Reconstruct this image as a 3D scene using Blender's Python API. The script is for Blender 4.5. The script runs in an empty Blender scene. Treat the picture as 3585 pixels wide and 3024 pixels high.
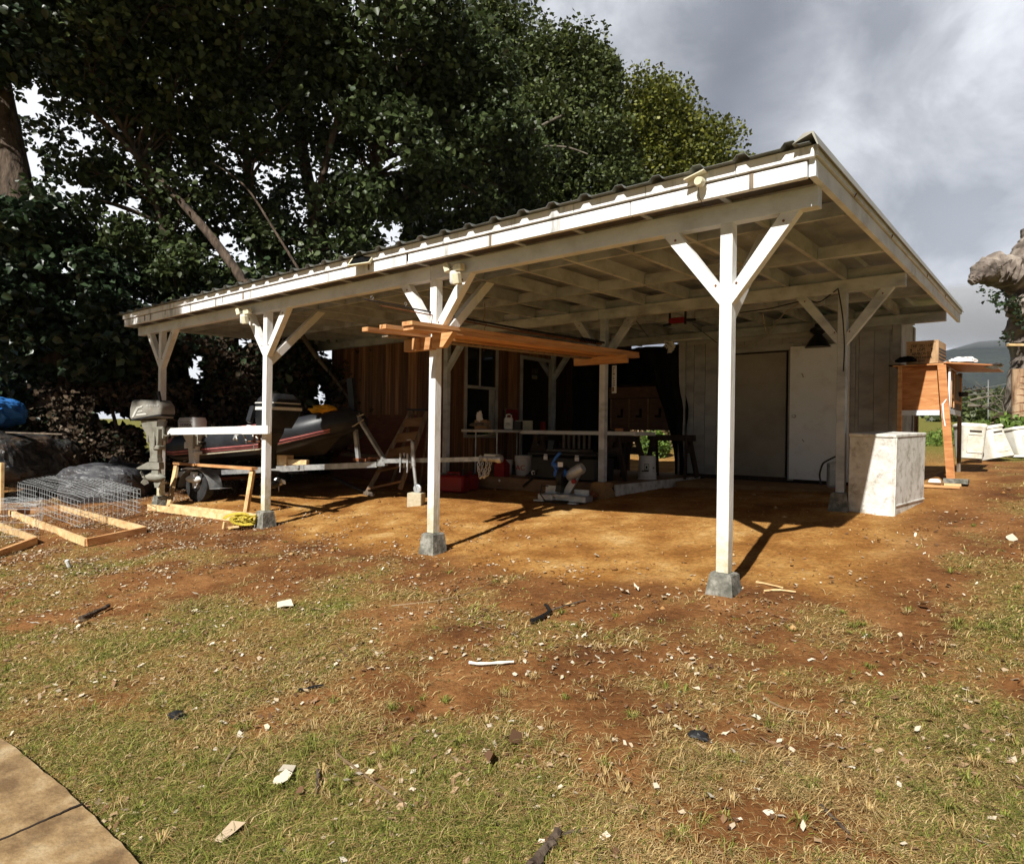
import bpy, math, random
import numpy as np
from mathutils import Vector, Matrix
random.seed(7); rng=np.random.default_rng(11)
PI=math.pi; R=math.radians
S=bpy.context.scene; COL=S.collection
# ---------------------------------------------------------------- camera
YAW=.6846; ROLL=.0137; FPX=2335.7
CAM=np.array([1.824,-4.644,1.13])
_F=np.array([-math.sin(YAW),math.cos(YAW),0.]); _R=np.array([math.cos(YAW),math.sin(YAW),0.]); _U=np.array([0,0,1.])
_R3=_R*math.cos(ROLL)+_U*math.sin(ROLL); _U3=_U*math.cos(ROLL)-_R*math.sin(ROLL)
cd=bpy.data.cameras.new('camera'); cam=bpy.data.objects.new('camera',cd); COL.objects.link(cam); S.camera=cam
cd.sensor_width=36; cd.lens=36*FPX/3585; cd.clip_start=.05; cd.clip_end=9000
m=Matrix.Identity(4)
for i in range(3): m[i][0]=_R3[i]; m[i][1]=_U3[i]; m[i][2]=-_F[i]; m[i][3]=CAM[i]
cam.matrix_world=m
S.render.resolution_x=1024; S.render.resolution_y=863
# ---------------------------------------------------------------- light
S.view_settings.view_transform='Standard'; S.view_settings.look='None'; S.view_settings.gamma=1
S.view_settings.exposure=.68
SUN=Vector((.17,-1.,.95)).normalized()
sl=bpy.data.lights.new('sun','SUN'); sl.energy=5.0; sl.angle=R(.55); sl.color=(1,.965,.90)
so=bpy.data.objects.new('sun',sl); COL.objects.link(so); so.rotation_euler=SUN.to_track_quat('Z','Y').to_euler(); so.location=(2,-8,9)
w=bpy.data.worlds.new('World'); S.world=w; w.use_nodes=True
def world():
    nt=w.node_tree; N=nt.nodes; L=nt.links; N.clear()
    out=N.new('ShaderNodeOutputWorld'); bg=N.new('ShaderNodeBackground'); L.new(bg.outputs[0],out.inputs[0])
    sky=N.new('ShaderNodeTexSky'); sky.sky_type='NISHITA'; sky.sun_disc=False
    sky.sun_elevation=math.asin(SUN.z); sky.sun_rotation=math.atan2(SUN.x,SUN.y)
    sc=N.new('ShaderNodeVectorMath'); sc.operation='SCALE'; sc.inputs['Scale'].default_value=.09; L.new(sky.outputs[0],sc.inputs[0])
    tc=N.new('ShaderNodeTexCoord'); mp=N.new('ShaderNodeMapping'); L.new(tc.outputs['Generated'],mp.inputs[0]); mp.inputs['Scale'].default_value=(1,1,1.5)
    def noise(s,d,r=.5,dist=0,off=0):
        n=N.new('ShaderNodeTexNoise'); n.inputs['Scale'].default_value=s; n.inputs['Detail'].default_value=d; n.inputs['Roughness'].default_value=r; n.inputs['Distortion'].default_value=dist
        a=N.new('ShaderNodeVectorMath'); a.inputs[1].default_value=(off,off*.7,off*.3); L.new(mp.outputs[0],a.inputs[0]); L.new(a.outputs[0],n.inputs[0]); return n.outputs[0]
    def ramp(src,stops):
        r=N.new('ShaderNodeValToRGB'); L.new(src,r.inputs[0]); e=r.color_ramp.elements
        e[0].position=stops[0][0]; e[0].color=(*stops[0][1],1); e[1].position=stops[-1][0]; e[1].color=(*stops[-1][1],1)
        for p,c in stops[1:-1]: x=e.new(p); x.color=(*c,1)
        return r.outputs[0]
    def mix(f,a,b,t='MIX'):
        x=N.new('ShaderNodeMix'); x.data_type='RGBA'; x.blend_type=t
        if isinstance(f,float): x.inputs[0].default_value=f
        else: L.new(f,x.inputs[0])
        for k,q in ((6,a),(7,b)):
            if isinstance(q,tuple): x.inputs[k].default_value=(*q,1)
            else: L.new(q,x.inputs[k])
        return x.outputs[2]
    # grey cloud deck with brighter billows; bright patch to the right of the view (azimuth) by direction
    base=ramp(noise(1.9,6,.52,.4,3.1),[(.32,(.175,.19,.22)),(.5,(.27,.29,.345)),(.66,(.38,.40,.47))])
    bil=ramp(noise(3.8,9,.58,.45,7.3),[(.40,(0,0,0)),(.52,(.42,.42,.42)),(.64,(1,1,1))])
    # broad regions
    def lobe(u,v,a,b):
        d=_F+_R3*(u-1792.5)/FPX-_U3*(v-1512)/FPX; d=d/np.linalg.norm(d)
        dp=N.new('ShaderNodeVectorMath'); dp.operation='DOT_PRODUCT'; nr=N.new('ShaderNodeVectorMath'); nr.operation='NORMALIZE'
        L.new(tc.outputs['Generated'],nr.inputs[0]); L.new(nr.outputs[0],dp.inputs[0]); dp.inputs[1].default_value=tuple(d)
        mr=N.new('ShaderNodeMapRange'); mr.interpolation_type='SMOOTHSTEP'; mr.inputs[1].default_value=math.cos(R(a)); mr.inputs[2].default_value=math.cos(R(b)); L.new(dp.outputs['Value'],mr.inputs[0]); return mr.outputs[0]
    def mul(a,b):
        x=N.new('ShaderNodeMath'); x.operation='MULTIPLY'
        for k,q in ((0,a),(1,b)):
            if isinstance(q,float): x.inputs[k].default_value=q
            else: L.new(q,x.inputs[k])
        return x.outputs[0]
    def add(a,b):
        x=N.new('ShaderNodeMath'); x.operation='ADD'; x.use_clamp=True; L.new(a,x.inputs[0]); L.new(b,x.inputs[1]); return x.outputs[0]
    reg=add(lobe(3800,250,22,6),mul(lobe(2200,60,9,1),.8)); reg=add(reg,lobe(400,900,34,12)); reg=add(reg,lobe(3250,720,12,3))
    c=mix(mul(bil,add(reg,mul(reg,0.)) ),base,(1.12,1.14,1.2))
    c=mix(mul(reg,.36),c,(.66,.69,.74))
    c=mix(mul(lobe(2650,430,17,4),.34),c,(.16,.175,.205))
    c=mix(lobe(400,800,34,14),c,(.95,.97,1.0))
    away=lobe(1792,1100,66,41)  # unseen sky outside the view is dimmed to deepen the shade
    c=mix(away,(.05,.056,.07),c)
    fin=mix(.06,c,sc.outputs[0])
    L.new(fin,bg.inputs[0]); bg.inputs[1].default_value=.72
world()
# ---------------------------------------------------------------- geometry helpers
def ray(u,v): return _F+_R3*(u-1792.5)/FPX-_U3*(v-1512)/FPX
def atY(u,v,Y): d=ray(u,v); return CAM+d*((Y-CAM[1])/d[1])
def atX(u,v,X): d=ray(u,v); return CAM+d*((X-CAM[0])/d[0])
def atD(u,v,D): return CAM+ray(u,v)*D
def sst(a,b,x):
    t=np.clip((x-a)/(b-a),0,1); return t*t*(3-2*t)
_tab=rng.random((256,256))
def vnoise(x,y,s=1.,o=0):
    x=np.asarray(x,float)*s+o*17.3+1000; y=np.asarray(y,float)*s+o*9.1+1000
    xi=np.floor(x).astype(int); yi=np.floor(y).astype(int); fx=x-xi; fy=y-yi; fx=fx*fx*(3-2*fx); fy=fy*fy*(3-2*fy)
    g=lambda a,b:_tab[a%256,b%256]
    return (g(xi,yi)*(1-fx)+g(xi+1,yi)*fx)*(1-fy)+(g(xi,yi+1)*(1-fx)+g(xi+1,yi+1)*fx)*fy
def fbm(x,y,s=1.,o=0,n=4):
    r=0;a=.5
    for i in range(n): r=r+a*vnoise(x,y,s*2**i,o+i*3); a*=.5
    return r/(1-.5**n)
def g(x,y):
    """ground height"""
    x=np.asarray(x,float); y=np.asarray(y,float)
    h=np.interp(x,[-40,-16,-12,-9,-6,-3,0,4,30],[-.3,-.15,-.1,-.1,-.14,-.09,0,.05,.2])
    a=np.where(y<0,.09*y,.1*y)
    a=np.maximum(a,-3)
    ins=np.where(y<3.3,a,.33+(np.minimum(y,9)-3.3)*.022)
    yo=np.clip(y-6,0,70); outs=np.where(y<6,a,.6+yo*.042)
    k=sst(.0,.7,x)*1.0
    far=sst(8,14,y)
    k=np.maximum(k,far)
    k=np.maximum(k,1-sst(-13,-11,x))
    a2=ins*(1-k)+outs*k
    return a2+h*(1-sst(8,30,y))
def G(u,v):
    D=4.
    d=ray(u,v); lo,hi=1.,80.
    for t in np.linspace(1,80,1600):
        p=CAM+d*t
        if p[2]<g(p[0],p[1]): hi=t; lo=t-.06; break
    for _ in range(25):
        md=(lo+hi)/2; p=CAM+d*md
        if p[2]<g(p[0],p[1]): hi=md
        else: lo=md
    return CAM+d*hi
def V(*a): return Vector(a)
class MB:
    def __init__(s): s.v=[]; s.f=[]; s.c=[]; s.M=Matrix.Identity(4)
    def at(s,loc=(0,0,0),rz=0,rx=0,ry=0):
        s.M=Matrix.Translation(Vector(loc))@Matrix.Rotation(rz,4,'Z')@Matrix.Rotation(ry,4,'Y')@Matrix.Rotation(rx,4,'X'); return s
    def add(s,vs,fs,c=None):
        b=len(s.v); c=random.random() if c is None else c
        for p in vs: s.v.append(tuple(s.M@Vector(p)))
        for f in fs: s.f.append([b+i for i in f]); s.c.append(c)
        return s
    def box(s,lo,hi,c=None,bev=0):
        x0,y0,z0=lo; x1,y1,z1=hi
        if x0>x1:x0,x1=x1,x0
        if y0>y1:y0,y1=y1,y0
        if z0>z1:z0,z1=z1,z0
        if bev<=0:
            return s.add([(x0,y0,z0),(x1,y0,z0),(x1,y1,z0),(x0,y1,z0),(x0,y0,z1),(x1,y0,z1),(x1,y1,z1),(x0,y1,z1)],
              [(0,3,2,1),(4,5,6,7),(0,1,5,4),(1,2,6,5),(2,3,7,6),(3,0,4,7)],c)
        b=min(bev,(x1-x0)/2.1,(y1-y0)/2.1,(z1-z0)/2.1)
        vs=[];ix={}
        for i,(X,sx) in enumerate(((x0,1),(x1,-1))):
            for j,(Y,sy) in enumerate(((y0,1),(y1,-1))):
                for k,(Z,sz) in enumerate(((z0,1),(z1,-1))):
                    for a,d in enumerate(((0,b,b),(b,0,b),(b,b,0))):
                        ix[i,j,k,a]=len(vs); vs.append((X+sx*d[0],Y+sy*d[1],Z+sz*d[2]))
        fs=[]
        q=lambda *t:fs.append([ix[x] for x in t])
        for i in (0,1): q((i,0,0,0),(i,1,0,0),(i,1,1,0),(i,0,1,0))
        for j in (0,1): q((0,j,0,1),(1,j,0,1),(1,j,1,1),(0,j,1,1))
        for k in (0,1): q((0,0,k,2),(1,0,k,2),(1,1,k,2),(0,1,k,2))
        for j in (0,1):
            for k in (0,1): q((0,j,k,1),(1,j,k,1),(1,j,k,2),(0,j,k,2))
        for i in (0,1):
            for k in (0,1): q((i,0,k,0),(i,1,k,0),(i,1,k,2),(i,0,k,2))
        for i in (0,1):
            for j in (0,1): q((i,j,0,0),(i,j,1,0),(i,j,1,1),(i,j,0,1))
        for i in (0,1):
            for j in (0,1):
                for k in (0,1): q((i,j,k,0),(i,j,k,1),(i,j,k,2))
        cen=Vector(((x0+x1)/2,(y0+y1)/2,(z0+z1)/2)); out=[]
        for f in fs:
            P=[Vector(vs[t]) for t in f]; n=(P[1]-P[0]).cross(P[2]-P[0]); m_=sum(P,Vector())/len(P)
            out.append(f if n.dot(m_-cen)>0 else f[::-1])
        return s.add(vs,out,c)
    def bar(s,p0,p1,w,h,up=(0,0,1),c=None,w1=None,h1=None):
        p0=Vector(p0);p1=Vector(p1);d=(p1-p0).normalized();up=Vector(up)
        if abs(d.dot(up))>.97: up=Vector((0,1,0)) if abs(d.y)<.9 else Vector((1,0,0))
        r=d.cross(up).normalized(); u=r.cross(d).normalized(); w1=w if w1 is None else w1; h1=h if h1 is None else h1
        vs=[]
        for p,a,b in ((p0,w,h),(p1,w1,h1)):
            for sx,sy in ((-1,-1),(1,-1),(1,1),(-1,1)): vs.append(p+r*(a/2*sx)+u*(b/2*sy))
        return s.add(vs,[(3,2,1,0),(4,5,6,7),(0,1,5,4),(1,2,6,5),(2,3,7,6),(3,0,4,7)],c)
    def tube(s,pts,r,n=8,c=None,cap=True,sq=1.):
        pts=[Vector(p) for p in pts]; k=len(pts); rs=r if hasattr(r,'__len__') else [r]*k
        vs=[];prev=None
        for i,p in enumerate(pts):
            d=(pts[min(i+1,k-1)]-pts[max(i-1,0)])
            if d.length<1e-9: d=Vector((0,0,1))
            d.normalize()
            if prev is None:
                a=Vector((0,0,1)) if abs(d.z)<.9 else Vector((1,0,0)); u=(a-d*a.dot(d)).normalized()
            else: u=(prev-d*prev.dot(d)).normalized()
            prev=u; b=d.cross(u)
            for j in range(n):
                t=2*PI*j/n; vs.append(p+(u*math.cos(t)*sq+b*math.sin(t))*rs[i])
        fs=[(i*n+j,i*n+(j+1)%n,(i+1)*n+(j+1)%n,(i+1)*n+j) for i in range(k-1) for j in range(n)]
        if cap: fs+= [tuple(range(n))[::-1],tuple(range((k-1)*n,k*n))]
        return s.add(vs,fs,c)
    def lathe(s,prof,n=20,c=None,axis='Z',cen=(0,0,0),cap=True):
        vs=[];k=len(prof)
        for r_,z in prof:
            for j in range(n):
                t=2*PI*j/n; a,b=r_*math.cos(t),r_*math.sin(t)
                p={'Z':(a,b,z),'Y':(a,z,b),'X':(z,a,b)}[axis]; vs.append((p[0]+cen[0],p[1]+cen[1],p[2]+cen[2]))
        fs=[(i*n+j,i*n+(j+1)%n,(i+1)*n+(j+1)%n,(i+1)*n+j) for i in range(k-1) for j in range(n)]
        if cap: fs+=[tuple(range(n))[::-1],tuple(range((k-1)*n,k*n))]
        return s.add(vs,fs,c)
    def prism(s,poly,a,b,axis='Y',c=None):
        n=len(poly)
        f={'Y':lambda p,t:(p[0],t,p[1]),'X':lambda p,t:(t,p[0],p[1]),'Z':lambda p,t:(p[0],p[1],t)}[axis]
        vs=[f(p,a) for p in poly]+[f(p,b) for p in poly]
        fs=[tuple(range(n)),tuple(range(n,2*n))[::-1]]+[(i,n+i,n+(i+1)%n,(i+1)%n) for i in range(n)]
        return s.add(vs,fs,c)
    def blob(s,cen,rad,nu=24,nv=14,amp=.12,fr=2.,seed=0,c=None,flat=None,sup=1.):
        vs=[]
        for i in range(nv+1):
            th=PI*i/nv
            for j in range(nu):
                ph=2*PI*j/nu
                sp=lambda q:math.copysign(abs(q)**sup,q)
                d=Vector((sp(math.sin(th))*sp(math.cos(ph)),sp(math.sin(th))*sp(math.sin(ph)),sp(math.cos(th))))
                q=fbm(d.x*fr+seed+d.z*1.3,d.y*fr+d.z*fr*.8,1.,seed,3)
                f=1+amp*(q-.5)*2
                z=d.z*rad[2]*f
                if flat is not None: z=max(z,flat)
                vs.append((cen[0]+d.x*rad[0]*f,cen[1]+d.y*rad[1]*f,cen[2]+z))
        fs=[(i*nu+j,(i+1)*nu+j,(i+1)*nu+(j+1)%nu,i*nu+(j+1)%nu) for i in range(nv) for j in range(nu)]
        return s.add(vs,fs,c)
    def build(s,name,mat,parent=None,smooth=False,fix=True,mat2=None):
        me=bpy.data.meshes.new(name); me.from_pydata(s.v,[],s.f)
        at=me.attributes.new('v','FLOAT','FACE'); at.data.foreach_set('value',s.c)
        if fix:
            import bmesh
            b=bmesh.new(); b.from_mesh(me); bmesh.ops.recalc_face_normals(b,faces=b.faces); b.to_mesh(me); b.free()
        if smooth:
            me.polygons.foreach_set('use_smooth',[True]*len(me.polygons))
            try: me.set_sharp_from_angle(angle=R(38))
            except Exception: pass
        me.materials.append(mat); me.update()
        if mat2 is not None:
            me.materials.append(mat2); vals=me.attributes['v'].data
            for i_,pl in enumerate(me.polygons):
                if vals[i_].value>1.5: pl.material_index=1
        o=bpy.data.objects.new(name,me); COL.objects.link(o)
        if parent: o.parent=parent
        return o
def tag(o,label=None,cat=None,group=None,kind=None):
    if label:o['label']=label
    if cat:o['category']=cat
    if group:o['group']=group
    if kind:o['kind']=kind
    return o
def thing(name,label,cat,loc=(0,0,0),rz=0,group=None,rx=0,ry=0):
    o=bpy.data.objects.new(name,None); COL.objects.link(o); o.empty_display_size=.1
    o.location=tuple(float(t) for t in loc); o.rotation_euler=(rx,ry,rz); return tag(o,label,cat,group)
def rawmesh(name,verts,faces_flat,nper,mat,vals=None,parent=None,smooth=False):
    """fast mesh from numpy: verts (n,3), faces (m,nper)"""
    me=bpy.data.meshes.new(name); n=len(verts); m_=len(faces_flat)
    me.vertices.add(n); me.vertices.foreach_set('co',np.asarray(verts,np.float32).ravel())
    me.loops.add(m_*nper); me.polygons.add(m_)
    me.loops.foreach_set('vertex_index',np.asarray(faces_flat,np.int32).ravel())
    me.polygons.foreach_set('loop_start',np.arange(0,m_*nper,nper,dtype=np.int32))
    if vals is not None:
        at=me.attributes.new('v','FLOAT','FACE'); at.data.foreach_set('value',np.asarray(vals,np.float32))
    me.update(calc_edges=True)
    if smooth: me.polygons.foreach_set('use_smooth',[True]*m_)
    me.materials.append(mat)
    o=bpy.data.objects.new(name,me); COL.objects.link(o)
    if parent:o.parent=parent
    return o
def text(body,size,mat,parent,loc,rot,name='lettering',ext=.001,align='CENTER',shear=0,sx=1):
    cu=bpy.data.curves.new(name,'FONT'); cu.body=body; cu.size=size; cu.extrude=ext; cu.align_x=align; cu.align_y='CENTER'; cu.shear=shear
    t=bpy.data.objects.new('tmp',cu); COL.objects.link(t)
    dg=bpy.context.evaluated_depsgraph_get(); me=bpy.data.meshes.new_from_object(t.evaluated_get(dg)); COL.objects.unlink(t); bpy.data.objects.remove(t)
    me.name=name; me.materials.clear(); me.materials.append(mat)
    o=bpy.data.objects.new(name,me); COL.objects.link(o); o.parent=parent; o.location=loc; o.rotation_euler=rot; o.scale=(sx,1,1); return o
# ---------------------------------------------------------------- materials
def mat(name,cols,scale=(8,8,8),detail=5,rough=.75,bump=.15,metal=0,vary=0.,coord='Object',stain=None,stain_scale=3.,stain_amt=.5,spec=.3,trans=0,bscale=None,lo=.35,hi=.65,dist=0,wave=None,stain_xyz=None,bdist=.01):
    m_=bpy.data.materials.new(name); m_.use_nodes=True; nt=m_.node_tree; N=nt.nodes; L=nt.links
    p=N['Principled BSDF']; p.inputs['Roughness'].default_value=rough; p.inputs['Metallic'].default_value=metal; p.inputs['Specular IOR Level'].default_value=spec
    tc=N.new('ShaderNodeTexCoord'); mp=N.new('ShaderNodeMapping'); L.new(tc.outputs[coord],mp.inputs[0]); mp.inputs['Scale'].default_value=scale
    att=N.new('ShaderNodeAttribute'); att.attribute_name='v'
    # offset the pattern per board/face so that repeats differ
    ad=N.new('ShaderNodeVectorMath'); sc=N.new('ShaderNodeVectorMath'); sc.operation='SCALE'; sc.inputs['Scale'].default_value=37.
    cb=N.new('ShaderNodeCombineXYZ'); 
    for k in range(3): L.new(att.outputs['Fac'],cb.inputs[k])
    L.new(cb.outputs[0],sc.inputs[0]); L.new(mp.outputs[0],ad.inputs[0]); L.new(sc.outputs[0],ad.inputs[1])
    n=N.new('ShaderNodeTexNoise'); n.inputs['Scale'].default_value=1; n.inputs['Detail'].default_value=detail; n.inputs['Roughness'].default_value=.6; n.inputs['Distortion'].default_value=dist; L.new(ad.outputs[0],n.inputs[0])
    r=N.new('ShaderNodeValToRGB'); L.new(n.outputs[0],r.inputs[0]); e=r.color_ramp.elements
    k=len(cols)
    for i,c in enumerate(cols):
        pos=lo+(hi-lo)*i/max(1,k-1)
        if i==0: e[0].position=pos; e[0].color=(*c,1)
        elif i==k-1: e[1].position=pos; e[1].color=(*c,1)
    for i,c in enumerate(cols[1:-1],1): x=e.new(lo+(hi-lo)*i/(k-1)); x.color=(*c,1)
    col=r.outputs[0]
    if vary:
        h=N.new('ShaderNodeHueSaturation'); mr=N.new('ShaderNodeMapRange'); mr.inputs[3].default_value=1-vary; mr.inputs[4].default_value=1+vary*.7
        L.new(att.outputs['Fac'],mr.inputs[0]); L.new(mr.outputs[0],h.inputs['Value']); L.new(col,h.inputs['Color']); col=h.outputs[0]
    if stain:
        mp2=N.new('ShaderNodeMapping'); L.new(tc.outputs[coord],mp2.inputs[0]); mp2.inputs['Scale'].default_value=stain_xyz or (stain_scale,)*3
        n2=N.new('ShaderNodeTexNoise'); n2.inputs['Scale'].default_value=1; n2.inputs['Detail'].default_value=7; n2.inputs['Roughness'].default_value=.68; L.new(mp2.outputs[0],n2.inputs[0])
        mr2=N.new('ShaderNodeMapRange'); mr2.inputs[1].default_value=.52; mr2.inputs[2].default_value=.7; mr2.inputs[4].default_value=stain_amt; L.new(n2.outputs[0],mr2.inputs[0])
        mx=N.new('ShaderNodeMix'); mx.data_type='RGBA'; L.new(mr2.outputs[0],mx.inputs[0]); L.new(col,mx.inputs[6]); mx.inputs[7].default_value=(*stain,1); col=mx.outputs[2]
    L.new(col,p.inputs['Base Color'])
    if bump:
        b=N.new('ShaderNodeBump'); b.inputs['Strength'].default_value=bump; b.inputs['Distance'].default_value=bdist
        n3=N.new('ShaderNodeTexNoise'); n3.inputs['Scale'].default_value=1; n3.inputs['Detail'].default_value=6
        mp3=N.new('ShaderNodeMapping'); mp3.inputs['Scale'].default_value=bscale or tuple(t*2.5 for t in scale); L.new(tc.outputs[coord],mp3.inputs[0]); L.new(mp3.outputs[0],n3.inputs[0])
        L.new(n3.outputs[0],b.inputs['Height']); L.new(b.outputs[0],p.inputs['Normal'])
    if trans:
        t=N.new('ShaderNodeBsdfTranslucent'); L.new(col,t.inputs[0]); mx=N.new('ShaderNodeMixShader'); mx.inputs[0].default_value=trans
        out=N['Material Output']; L.new(p.outputs[0],mx.inputs[1]); L.new(t.outputs[0],mx.inputs[2]); L.new(mx.outputs[0],out.inputs[0])
    return m_
M={}
M['white']=mat('white_paint',[(.60,.64,.69),(.70,.75,.81),(.76,.81,.86)],(3,3,6),rough=.55,bump=.25,bscale=(30,30,8),stain=(.30,.27,.20),stain_scale=2.2,stain_amt=.35,vary=.06)
M['whitep']=mat('white_post_paint',[(.68,.675,.65),(.80,.80,.78),(.83,.83,.81)],(4,4,3),rough=.5,bump=.25,bscale=(60,60,8),stain=(.40,.38,.26),stain_xyz=(9,9,3),stain_amt=.4,vary=.03)
M['under']=mat('shade_darkened_paint',[(.30,.325,.35),(.43,.465,.50),(.50,.54,.575)],(3,3,6),rough=.65,bump=.3,bscale=(20,20,20),stain=(.15,.13,.10),stain_scale=1.7,stain_amt=.5,vary=.14)  # darker copy of the white paint; roof shade is put into the colour
M['fascia']=mat('fascia_paint',[(.72,.72,.71),(.84,.84,.83),(.86,.86,.85)],(2,2,6),rough=.5,bump=.15,stain=(.16,.155,.14),stain_xyz=(9,9,1.2),stain_amt=.7,vary=.04)
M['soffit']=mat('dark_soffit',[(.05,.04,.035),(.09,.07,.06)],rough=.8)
M['roof']=mat('roof_metal_green_grey',[(.10,.11,.10),(.16,.17,.155),(.22,.22,.20)],(2,2,2),rough=.55,bump=.1,metal=.3,stain=(.3,.3,.28),stain_amt=.5)
M['galv']=mat('galvanised_underside',[(.22,.25,.27),(.33,.36,.38),(.42,.45,.47)],(2,2,2),rough=.45,metal=.3,bump=.05)
M['flash']=mat('flashing',[(.26,.25,.21),(.34,.33,.28)],(3,3,3),rough=.5,metal=.3,bump=.05)
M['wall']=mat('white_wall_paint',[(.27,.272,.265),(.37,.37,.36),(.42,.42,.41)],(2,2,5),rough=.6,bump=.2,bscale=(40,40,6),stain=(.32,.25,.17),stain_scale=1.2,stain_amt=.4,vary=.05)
M['door']=mat('white_door_skin',[(.80,.84,.86),(.86,.89,.90)],(1.5,1.5,1.5),rough=.45,bump=.04,stain=(.42,.36,.28),stain_scale=3.5,stain_amt=.3)
M['door2']=mat('cream_door_panel',[(.24,.215,.17),(.31,.28,.225),(.35,.32,.26)],(1.5,1.5,1.5),rough=.6,bump=.05,stain=(.25,.2,.15),stain_scale=2,stain_amt=.3)
M['cedar']=mat('cedar_boards',[(.09,.038,.017),(.20,.095,.04),(.31,.17,.08)],(30,30,1.2),rough=.75,bump=.3,vary=.55,lo=.3,hi=.7)
M['plyred']=mat('reddish_plywood',[(.10,.035,.018),(.15,.055,.028)],(4,4,12),rough=.8,bump=.2,dist=1.5)
M['plyorange']=mat('hutch_plywood',[(.34,.13,.04),(.46,.19,.065),(.52,.26,.10)],(1.6,1.6,9),rough=.6,bump=.15,dist=2.2)
M['lumber']=mat('fir_lumber',[(.42,.20,.08),(.55,.29,.12),(.62,.36,.17)],(3,3,18),rough=.7,bump=.2,vary=.22,dist=.5)
M['lumbery']=mat('fir_lumber_lengthwise',[(.38,.17,.07),(.52,.26,.11),(.60,.34,.16)],(22,1.5,22),rough=.7,bump=.2,vary=.25,dist=.5)
M['pine']=mat('pale_pine',[(.50,.31,.14),(.66,.45,.22),(.74,.54,.30)],(8,8,8),rough=.7,bump=.2,vary=.2,dist=.6,stain=(.28,.2,.12),stain_scale=2.5,stain_amt=.5)
M['oldwood']=mat('weathered_wood',[(.10,.075,.055),(.18,.14,.10),(.24,.19,.14)],(20,20,3),rough=.85,bump=.4,vary=.2)
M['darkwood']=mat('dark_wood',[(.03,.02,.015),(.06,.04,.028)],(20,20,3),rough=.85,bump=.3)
M['deck']=mat('deck_boards',[(.16,.09,.045),(.25,.15,.08)],(3,12,12),rough=.8,bump=.2,vary=.2,stain=(.3,.2,.1),stain_scale=2,stain_amt=.5)
M['cabwood']=mat('nest_box_wood',[(.10,.05,.028),(.16,.08,.045)],(6,6,12),rough=.8,bump=.2)
M['conc']=mat('mossy_concrete',[(.09,.09,.075),(.17,.165,.14),(.30,.29,.25)],(14,14,14),rough=.9,bump=.6,stain=(.06,.065,.045),stain_scale=9,stain_amt=.7)
M['dirtconc']=mat('dirt_caked_concrete',[(.22,.13,.055),(.32,.19,.08)],(10,10,10),rough=.95,bump=.5)
M['block']=mat('tan_block',[(.42,.36,.24),(.52,.46,.33)],(20,20,20),rough=.9,bump=.4)
M['black']=mat('black_plastic',[(.008,.008,.009),(.02,.02,.021)],(6,6,6),rough=.4,bump=.05)
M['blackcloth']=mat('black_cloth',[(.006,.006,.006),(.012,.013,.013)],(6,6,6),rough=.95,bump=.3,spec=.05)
M['rubber']=mat('tyre_rubber',[(.015,.015,.015),(.03,.03,.03)],(20,20,20),rough=.85,bump=.2)
M['hypalon']=mat('grey_black_tube_fabric',[(.012,.013,.016),(.024,.026,.031)],(4,4,4),rough=.42,bump=.12,stain=(.06,.058,.06),stain_scale=5,stain_amt=.3)
M['red']=mat('faded_red_fabric',[(.32,.04,.045),(.48,.09,.09)],(5,5,5),rough=.55,bump=.1)
M['redp']=mat('red_plastic',[(.17,.008,.01),(.26,.012,.013)],(4,4,4),rough=.4,bump=.05)
M['pink']=mat('sun_faded_pink_strake',[(.30,.09,.09),(.46,.17,.165)],(5,5,5),rough=.55,bump=.05)
M['galvsteel']=mat('galvanised_steel',[(.30,.31,.31),(.45,.46,.46),(.55,.56,.55)],(9,9,9),rough=.45,metal=.65,bump=.08)
M['steel']=mat('bare_steel',[(.4,.4,.4),(.6,.6,.6)],(9,9,9),rough=.35,metal=.85,bump=.05)
M['wire']=mat('galvanised_wire',[(.28,.29,.29),(.40,.41,.41)],(9,9,9),rough=.6,metal=.2,bump=0)
M['rust']=mat('rusty_steel',[(.13,.045,.02),(.24,.09,.035)],(12,12,12),rough=.85,bump=.3)
M['cowl']=mat('grey_cowling',[(.20,.19,.165),(.28,.27,.235)],(5,5,5),rough=.45,bump=.05,stain=(.12,.07,.04),stain_scale=7,stain_amt=.5)
M['cowlw']=mat('silver_white_cowling',[(.55,.56,.56),(.66,.67,.66)],(5,5,5),rough=.4,bump=.03,stain=(.3,.28,.25),stain_scale=7,stain_amt=.3)
M['legm']=mat('grey_gearcase',[(.19,.185,.15),(.27,.26,.215)],(8,8,8),rough=.5,bump=.1,stain=(.09,.07,.05),stain_scale=9,stain_amt=.6)
M['decal']=mat('faded_decal',[(.5,.5,.46),(.62,.61,.57)],(30,30,30),rough=.5,bump=0)
M['ink']=mat('dark_ink',[(.015,.010,.008),(.03,.02,.014)],(30,30,30),rough=.8,bump=0)
M['inkred']=mat('red_ink',[(.5,.02,.02),(.55,.03,.03)],(30,30,30),rough=.6,bump=0)
M['inkblue']=mat('white_sticker',[(.7,.72,.72),(.75,.76,.76)],(30,30,30),rough=.5,bump=0)
M['plw']=mat('white_plastic',[(.62,.62,.60),(.70,.70,.68)],(4,4,4),rough=.4,bump=.04,stain=(.35,.32,.28),stain_scale=5,stain_amt=.25)
M['binw']=mat('dirty_cream_plastic',[(.58,.54,.43),(.72,.69,.60),(.78,.76,.69)],(5,5,5),rough=.5,bump=.08,stain=(.34,.27,.16),stain_scale=7,stain_amt=.55)
M['yel']=mat('yellow_webbing',[(.42,.32,.03),(.56,.45,.07)],(20,20,20),rough=.6,bump=.2)
M['yelrag']=mat('orange_yellow_cloth',[(.65,.28,.01),(.8,.42,.02)],(20,20,20),rough=.8,bump=.3)
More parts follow.
